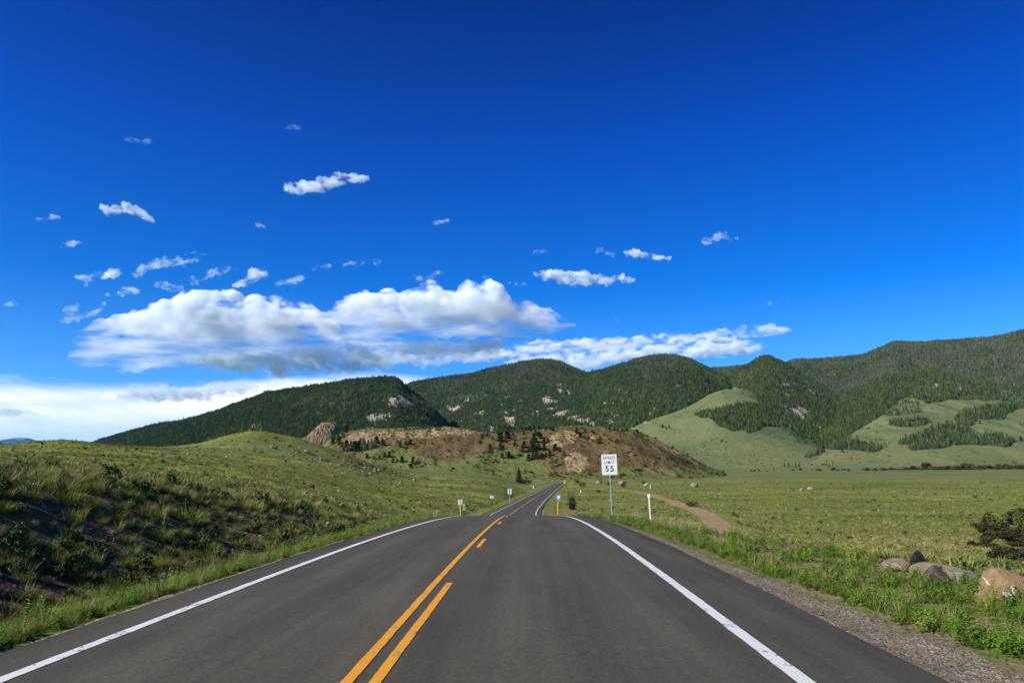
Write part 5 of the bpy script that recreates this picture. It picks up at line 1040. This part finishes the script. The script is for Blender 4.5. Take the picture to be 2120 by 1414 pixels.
# dead brush on the bare bank right of the crest
SRC_BRUSH = shrub_mesh(971, M_DEAD, leafmat('dark_brush_twigs', [(0, (.02, .014, .012)), (1, (.05, .035, .03))]), 160, .5, 1.0, .035, 420)
P = hit(1186, 1057); o = SRC_BRUSH.copy(); o.name = 'dead_brush'; COL.objects.link(o); o.location = (P.x, P.y, P.z - .05); k = P.y / F; o.scale = (36 * k, 30 * k, 40 * k); tag(o, 'tall tangle of dead brown brush right of the byway sign', 'dead shrub')
# rocks strewn over the left hillside
rs = np.random.RandomState(990); SRC_ROCK = [src('rock', *stone_mesh(991 + k, 2, (1, .85, .65), .25, 6), M_STONE) for k in range(5)]; cnt = 0
while cnt < 190:
    px, py = rs.uniform(0, 900), 0; top = np.interp(px, [0, 110, 300, 430, 520, 640, 760, 900], [925, 915, 932, 915, 899, 928, 962, 985])
    py = top + rs.exponential(22) + 1
    if py > np.interp(px, [0, 400, 900], [990, 1010, 1010]): continue
    dens = float(fbm(np.array([px / 45]), np.array([py / 9]), 0, 3, seed=992)[0])
    if rs.uniform() > .25 + 1.6 * dens and not (560 < px < 830 and abs(py - np.interp(px, [560, 830], [928, 985])) < 14 and rs.uniform() < .5): continue
    P = hit(px, py, 20); w = (2.4 + 5 * rs.uniform() ** 2.2 + .04 * (py - 920)) * P.y / F; s = SRC_ROCK[rs.randint(5)]; o = s.copy(); o.name = 'rock'; COL.objects.link(o); o.location = (P.x, P.y, P.z + w * .08); o.scale = (w * .6, w * .6, w * rs.uniform(.4, .75)); o.rotation_euler = (rs.normal(0, .15), rs.normal(0, .15), rs.uniform(0, 6.28))
    tag(o, 'weathered grey rock strewn over the grassy left hillside', 'rock', 'rocks strewn over the left hillside'); cnt += 1
shrubs('hillside_shrub', SRC_DSH + SRC_BUSH[:1], [(x, y, w, w * .55) for x, y, w in ((176, 929, 9), (88, 920, 9), (150, 917, 6), (274, 977, 12), (360, 976, 10), (195, 960, 9), (690, 945, 9), (720, 956, 10), (745, 962, 11), (770, 968, 12), (795, 972, 11), (812, 978, 10), (700, 948, 8), (425, 985, 10), (735, 966, 9), (655, 935, 8), (600, 925, 9), (640, 940, 10), (570, 930, 10), (540, 938, 9), (615, 935, 8), (680, 955, 9), (845, 984, 9), (880, 990, 8))], 'small dark shrub on the rocky left hillside', 'small shrubs on the rocky left hillside')
# willow belt along the far creek
rs = np.random.RandomState(995); N = 900; px = rs.uniform(1540, 2300, N); py = np.interp(px, [1540, 1700, 1850, 2120, 2300], [974, 971, 968, 962, 960]) + rs.normal(0, 1.0, N) * np.interp(px, [1540, 1850, 2120], [.4, 1.6, 4.0]) * .6; Yb = 880 + rs.normal(0, 18, N) + 60 * (968 - py) / 6; X = uof(px, py) * Yb; keep = rs.uniform(size=N) < np.interp(px, [1540, 1700, 1850, 1900, 2300], [.04, .12, .35, .9, 1]) * (1 + .8 * perlin(px / 30, 1.5, 0, 4)); X, Yb = X[keep], Yb[keep]; n = len(X); sz = np.interp(proj(X, Yb, 5 + 0 * X)[0], [1540, 1850, 2000], [1.5, 2.0, 3.4]) * np.exp(rs.normal(0, .35, n))
scatter('willow_thicket', np.stack([X, Yb, ground_z(X, Yb) - .2], 1), zrot(rs, n), np.stack([sz * 1.3, sz * 1.3, sz * .9], 1), rs.choice(5, n, p=[.2, .2, .1, .25, .25]), SRC_WIL + SRC_WILG, 'olive-brown willow belt along the creek across the right-hand meadow', 'willow thicket')
# ------------------------------------------------------------------ clouds: closed lumpy bodies filled with an even scattering volume
def cloud_mat(name, density, size, thr=.40, soft=.22, color=(.95, .975, 1.0), step=.3, flat=1.5, base=None):
    """scattering water droplets, gathered into billows of the given size in metres"""
    m = bpy.data.materials.new(name); m.use_nodes = True; nt = NT(m.node_tree); nt.n.clear()
    out = nt.new('ShaderNodeOutputMaterial'); v = nt.new('ShaderNodeVolumePrincipled'); v.inputs['Color'].default_value = (*color, 1); v.inputs['Anisotropy'].default_value = 0.0
    r = nt.new('ShaderNodeObjectInfo').outputs['Random']; x, y, z = nt.sep(nt.obco())
    p = nt.comb(nt.math('ADD', x, nt.math('MULTIPLY', r, 90000.0)), y, nt.math('MULTIPLY', z, flat))
    n = nt.noise(p, 1.0 / size, 7, .60, .15); d = nt.smooth(n, thr, thr + soft, 0.0, density)
    if base:                                   # the underside is thinner and drawn out into layers
        k = nt.smooth(z, base[0], base[1]); st = nt.noise(nt.comb(nt.math('ADD', nt.math('MULTIPLY', x, .45), nt.math('MULTIPLY', r, 7000.0)), y, nt.math('MULTIPLY', z, 3.2)), 1.0 / size, 6, .6)
        low = nt.smooth(st, thr + .02, thr + soft + .10, 0.0, density * base[2]); d = nt.math('ADD', nt.math('MULTIPLY', d, k), nt.math('MULTIPLY', low, nt.math('SUBTRACT', 1.0, k)))
    nt.put(v.inputs['Density'], d)
    nt.l.new(v.outputs[0], out.inputs['Volume']); m.cycles.volume_step_rate = step
    return m
CM_BIG = cloud_mat('heaped_cloud', .022, 400, .45, .15, (.88, .94, 1), base=(-280, 150, .20)); CM_LONG = cloud_mat('long_cloud', .015, 280, .465, .24, (.88, .95, 1), flat=2.2); CM = cloud_mat('small_cloud', .026, 150, .41, .26, (.87, .96, 1)); CM_THIN = cloud_mat('wispy_cloud', .016, 120, .44, .28, (.80, .96, 1)); CM_FAINT = cloud_mat('faint_cloud', .006, 100, .43, .26, (.6, .95, 1)); CM_GREY = cloud_mat('grey_layer_cloud', .0065, 380, .34, .26, (.74, .85, .98), flat=3.0)
def cloud_body(balls, c, mat, label, group, vox, amp, scale, seed, flat_z=None, depth=1.0):
    """balls: (x, y, z, r) in metres about c, grown together into one skin and lumped with noise"""
    U = bmesh.new(); bmesh.ops.create_icosphere(U, subdivisions=2, radius=1.0); UV = np.array([v.co[:] for v in U.verts]); UF = np.array([[v.index for v in f.verts] for f in U.faces]); U.free()
    B = np.array(balls, float); V = (UV[None] * B[:, 3, None, None] + B[:, None, :3]).reshape(-1, 3); Fc = (UF[None] + (np.arange(len(B)) * len(UV))[:, None, None]).reshape(-1, 3)
    me = mesh_np('cloud', V, Fc, True); o = link('cloud', me, mat)
    rm = o.modifiers.new('skin', 'REMESH'); rm.mode = 'VOXEL'; rm.voxel_size = vox
    dg = bpy.context.evaluated_depsgraph_get(); m2 = bpy.data.meshes.new_from_object(o.evaluated_get(dg)); o.modifiers.clear(); o.data = m2; bpy.data.meshes.remove(me); m2.name = 'cloud'
    n = len(m2.vertices); V = np.empty(n * 3, np.float32); m2.vertices.foreach_get('co', V); V = V.reshape(-1, 3).astype(float); N = np.empty(n * 3, np.float32); m2.vertices.foreach_get('normal', N); N = N.reshape(-1, 3)
    off = np.random.RandomState(seed).uniform(0, 90, 3); d = 0
    for sc, am in ((1.0, .55), (.46, .34), (.21, .20), (.10, .12), (.05, .07)):
        if scale * sc < vox * 1.3: break
        q = V / (scale * sc) + off; d = d + am * (.42 - 1.7 * np.abs(perlin(q[:, 0], q[:, 1], q[:, 2], seed)))
    V = V + N * (d * amp)[:, None]
    if flat_z is not None: V[:, 2] = np.where(V[:, 2] < flat_z, flat_z + (V[:, 2] - flat_z) * .35, V[:, 2])
    m2.vertices.foreach_set('co', V.astype(np.float32).ravel()); m2.update()
    if not m2.materials: m2.materials.append(mat)
    o.location = c; o.visible_shadow = True
    return tag(o, label, 'cloud', group)
def small_cloud(puffs, Y, mat, label, group=None, seed=0, sub=9, vox_px=1.5, amp_px=None):
    rs = np.random.RandomState(seed + 5); P = [puffs[0]]
    for a, b in zip(puffs[:-1], puffs[1:]):
        d = math.hypot(b[0] - a[0], b[1] - a[1]); m = int(d / (.45 * (a[2] + b[2]) / 2)) if d < 3.4 * (a[2] + b[2]) else 0
        for j in range(1, m + 1):
            t = j / (m + 1); r = (a[2] * (1 - t) + b[2] * t) * rs.uniform(.6, 1.1); P.append((a[0] * (1 - t) + b[0] * t + rs.normal(0, .22) * r, a[1] * (1 - t) + b[1] * t + rs.normal(0, .22) * r, r))
        P.append(b)
    P = np.array(P, float); c = at(P[:, 0].mean(), P[:, 1].mean(), Y); k = Y / F; balls = []
    for x, y, r in P:
        bx, bz = (x - P[:, 0].mean()) * k, -(y - P[:, 1].mean()) * k; R = r * k
        balls.append((bx, 0, bz, R * .75))
        for _ in range(sub):
            d = rs.normal(size=3); d /= np.linalg.norm(d); q = rs.uniform(.35, 1.0); rr = R * rs.uniform(.25, .6); balls.append((bx + d[0] * (R * q - rr * .3), d[1] * R * 1.3 * q, bz + d[2] * (R * .9 * q - rr * .3), rr))
    rm = P[:, 2].mean(); return cloud_body(balls, c, mat, label, group, vox_px * k, (amp_px or rm * .34) * k, rm * 1.5 * k, seed)
SMALL = [
 ([(590, 390, 12), (612, 392, 14), (640, 388, 16), (668, 382, 16), (690, 375, 15), (712, 368, 16), (735, 366, 14), (755, 368, 10), (765, 369, 6)], 0, 'bright sausage-shaped cloud alone high in the deep blue sky'),
 ([(206, 424, 5), (222, 442, 9), (240, 432, 12), (258, 430, 12), (275, 440, 10), (292, 440, 12), (305, 450, 10), (320, 460, 6), (218, 428, 6)], 0, 'arched white cloud at the upper left, drooping to the right'),
 ([(80, 455, 6), (95, 457, 6), (110, 450, 7), (122, 449, 5)], 1, 'small ragged cloud left of the arched cloud'),
 ([(258, 288, 5), (275, 291, 6), (290, 295, 6), (312, 292, 8)], 2, 'faint smear of cloud, one of the highest at upper left'),
 ([(620, 263, 7), (595, 264, 6)], 2, 'faintest smear of cloud near the top, above the sausage-shaped cloud'),
 ([(532, 465, 6), (545, 468, 5)], 1, 'tiny cloud below and left of the sausage-shaped cloud'),
 ([(896, 462, 4), (912, 460, 5), (928, 456, 6)], 1, 'thin hooked wisp alone above the middle of the cloud bank'),
 ([(130, 507, 8), (145, 505, 9), (158, 503, 5), (170, 501, 3)], 1, 'small oval cloud at the left with a thin tail'),
 ([(158, 574, 6), (180, 578, 10), (205, 572, 12), (228, 566, 12), (250, 560, 8), (180, 590, 5)], 0, 'leaf-shaped white cloud at the far left above the bank'),
 ([(280, 572, 8), (300, 555, 12), (320, 545, 12), (345, 543, 11), (370, 540, 11), (395, 542, 8), (415, 535, 6), (290, 565, 9)], 1, 'long broken cloud rising to the right above the left of the bank'),
 ([(340, 524, 4), (400, 524, 5), (425, 526, 5), (385, 528, 4)], 2, 'thin fragments just above the long broken cloud'),
 ([(395, 582, 8), (415, 577, 10), (435, 568, 10), (455, 560, 9), (475, 555, 6), (410, 587, 6), (490, 556, 4)], 1, 'ragged slanting cloud between the long broken cloud and the bank'),
 ([(325, 585, 8), (342, 592, 11), (362, 598, 10), (375, 595, 7)], 1, 'lumpy little cloud just over the left shoulder of the bank'),
 ([(250, 606, 9), (268, 602, 10), (285, 602, 7), (222, 610, 6)], 1, 'little cloud under the leaf-shaped cloud'),
 ([(135, 640, 8), (155, 635, 8), (130, 665, 7), (155, 660, 9), (180, 652, 8), (205, 645, 7), (215, 628, 5)], 1, 'torn two-layered cloud at the far left beside the bank'),
 ([(485, 592, 7), (505, 588, 9), (520, 575, 13), (538, 568, 13), (550, 560, 6), (520, 560, 8)], 0, 'white anvil-like puff just above the left part of the bank'),
 ([(572, 592, 6), (590, 582, 9), (610, 578, 9), (628, 574, 5), (605, 597, 5)], 1, 'small slanting cloud between the two heaps of the bank'),
 ([(650, 558, 6), (665, 553, 7), (682, 550, 5)], 1, 'small wisp, leftmost of three in a row over the gap in the bank'),
 ([(713, 550, 6), (735, 546, 8), (752, 543, 5)], 1, 'small wisp, middle one of three in a row over the gap in the bank'),
 ([(775, 540, 7), (786, 543, 6)], 1, 'compact tiny cloud, right one of three in a row'),
 ([(868, 578, 10), (880, 580, 7), (900, 566, 6), (915, 564, 6), (855, 570, 5)], 1, 'small cloud touching the top of the right heap'),
 ([(1000, 574, 5), (1020, 573, 5), (1070, 588, 6), (1090, 590, 5), (1055, 586, 5)], 2, 'faint scraps over the right end of the bank'),
 ([(8, 633, 6), (26, 628, 7)], 1, 'small cloud cut by the left edge of the sky'),
 ([(1105, 522, 6), (1120, 522, 7), (1133, 519, 4)], 1, 'little oval cloud above the flat cloud right of the bank'),
 ([(1238, 520, 6), (1244, 510, 5), (1255, 525, 5), (1270, 527, 6)], 1, 'tiny upturned wisp left of the slim lens-shaped cloud'),
 ([(1298, 522, 9), (1318, 526, 10), (1340, 530, 9), (1362, 533, 8), (1385, 536, 6)], 0, 'slim lens-shaped white cloud right of the middle'),
 ([(1105, 566, 5), (1125, 572, 13), (1145, 572, 16), (1175, 576, 19), (1205, 578, 19), (1235, 580, 15), (1262, 580, 10), (1290, 576, 9), (1312, 580, 6)], 0, 'broad flat white cloud above the right end of the bank'),
 ([(1460, 498, 10), (1472, 499, 8), (1485, 487, 9), (1500, 486, 7), (1515, 497, 5), (1528, 494, 4)], 1, 'small double puff alone at the right of the sky'),
 ([(1572, 631, 4), (1595, 628, 5), (1620, 626, 4), (1634, 625, 3)], 2, 'thin streak of cloud low at the right'),
 ([(1605, 652, 6)], 1, 'tiny dot of cloud under the thin streak at the right'),
 ([(1275, 662, 6), (1285, 672, 4)], 2, 'faint dot of cloud between the bank and the long low cloud')]
for i, (pf, m, lab) in enumerate(SMALL): small_cloud(pf, 7200 + 97 * (i % 7), (CM, CM_THIN, CM_FAINT)[m], lab, 'small clouds over the blue sky', 1200 + i)
def bank(name_label, tops, bots, Y, seed, n, mat, rr, vox, amp, scale, depth, flat=None, nz=1.0):
    """heaped cloud filling the space between an upper and a lower outline"""
    rs = np.random.RandomState(seed); T, B = np.array(tops, float), np.array(bots, float); k = Y / F; x0, x1 = T[0, 0], T[-1, 0]; cx, cyy = (x0 + x1) / 2, T[:, 1].mean(); c = at(cx, cyy, Y); balls = []
    for i in range(n):
        x = rs.uniform(x0, x1); t, b = np.interp(x, T[:, 0], T[:, 1]), np.interp(x, B[:, 0], B[:, 1]); h = max(b - t, 3); r = min(h * .48, rr * rs.uniform(.45, 1.15)); e = rs.uniform() ** .8
        y = t + r * .9 + (h - 1.8 * r) * e; dd = depth * math.sqrt(max(.05, h / 150)); balls.append(((x - cx) * k, rs.uniform(-1, 1) * dd, -(y - cyy) * k, r * k))
    fz = -(flat - cyy) * k if flat else None
    return cloud_body(balls, c, mat, name_label, None, vox, amp, scale, seed, fz)
bank('left heap of the great cumulus bank, bright domed top and blue-grey base',
     [(172, 752), (185, 732), (212, 712), (222, 690), (240, 668), (268, 656), (298, 640), (335, 632), (385, 632), (425, 615), (470, 616), (500, 614), (540, 616), (560, 628), (600, 622), (640, 632), (668, 646), (690, 668)],
     [(172, 760), (200, 768), (240, 768), (290, 758), (330, 756), (420, 766), (480, 764), (560, 762), (640, 756), (690, 735)], 9300, 1301, 1500, CM_BIG, 28, 34, 70, 330, 620, 775)
bank('right heap of the great cumulus bank reaching towards the mountains',
     [(665, 680), (678, 650), (698, 658), (722, 636), (736, 616), (770, 613), (815, 606), (850, 616), (885, 600), (930, 600), (965, 591), (1000, 588), (1025, 592), (1040, 610), (1055, 630), (1100, 640), (1140, 650), (1165, 664), (1205, 674)],
     [(655, 700), (720, 720), (800, 728), (880, 726), (960, 716), (1040, 704), (1100, 692), (1160, 684), (1220, 676)], 9000, 1302, 1500, CM_BIG, 26, 34, 70, 320, 600, None)
bank('grey layered cloud under the great cumulus bank', [(430, 742), (520, 726), (560, 738), (640, 728), (760, 722), (900, 716), (1040, 712)], [(430, 762), (520, 776), (640, 770), (760, 760), (900, 752), (1040, 735)], 9800, 1303, 500, CM_GREY, 12, 26, 60, 260, 1300, None)
bank('long low white cloud trailing right behind the mountains', [(950, 745), (990, 728), (1060, 716), (1130, 706), (1220, 706), (1300, 700), (1380, 694), (1450, 688), (1520, 682), (1580, 674), (1645, 684)], [(950, 752), (1060, 742), (1220, 730), (1380, 712), (1520, 702), (1600, 692), (1645, 688)], 11000, 1304, 900, CM_LONG, 12, 24, 55, 230, 900, None)
bank('second low white cloud along the peaks beneath the long trailing one', [(1040, 752), (1100, 738), (1180, 734), (1250, 722), (1330, 716), (1420, 708), (1500, 706), (1560, 708), (1590, 724)], [(1040, 764), (1180, 762), (1330, 752), (1450, 742), (1530, 732), (1590, 730)], 10500, 1305, 900, CM_LONG, 13, 24, 55, 230, 800, None)
bank('flat blue-grey lens of cloud low at the left', [(258, 826), (290, 808), (340, 801), (380, 800), (420, 806), (470, 794), (520, 790)], [(258, 832), (340, 832), (420, 828), (520, 806)], 14000, 1306, 300, CM_GREY, 9, 30, 50, 260, 1500, None)
bank('small blue-grey cloud low at the left edge', [(-40, 848), (0, 845), (40, 843), (72, 854)], [(-40, 862), (0, 862), (40, 860), (72, 857)], 14000, 1307, 120, CM_GREY, 7, 30, 40, 220, 1200, None)
# ------------------------------------------------------------------ thin valley haze
me = bpy.data.meshes.new('haze'); bm = bmesh.new(); bmesh.ops.create_cube(bm, size=1, matrix=Matrix.Translation((0, 14000, 560)) @ Matrix.Diagonal((60000, 34000, 1300, 1))); bm.to_mesh(me); bm.free()
mh = bpy.data.materials.new('haze_air'); mh.use_nodes = True; nh = NT(mh.node_tree); nh.n.clear(); oh = nh.new('ShaderNodeOutputMaterial'); vh = nh.new('ShaderNodeVolumePrincipled')
vh.inputs['Color'].default_value = (.22, .55, 1, 1); vh.inputs['Density'].default_value = 1.1e-5; vh.inputs['Anisotropy'].default_value = .2; nh.l.new(vh.outputs[0], oh.inputs['Volume'])
tag(link('haze', me, mh), 'thin bluish haze in the valley air', 'haze', None, 'stuff')
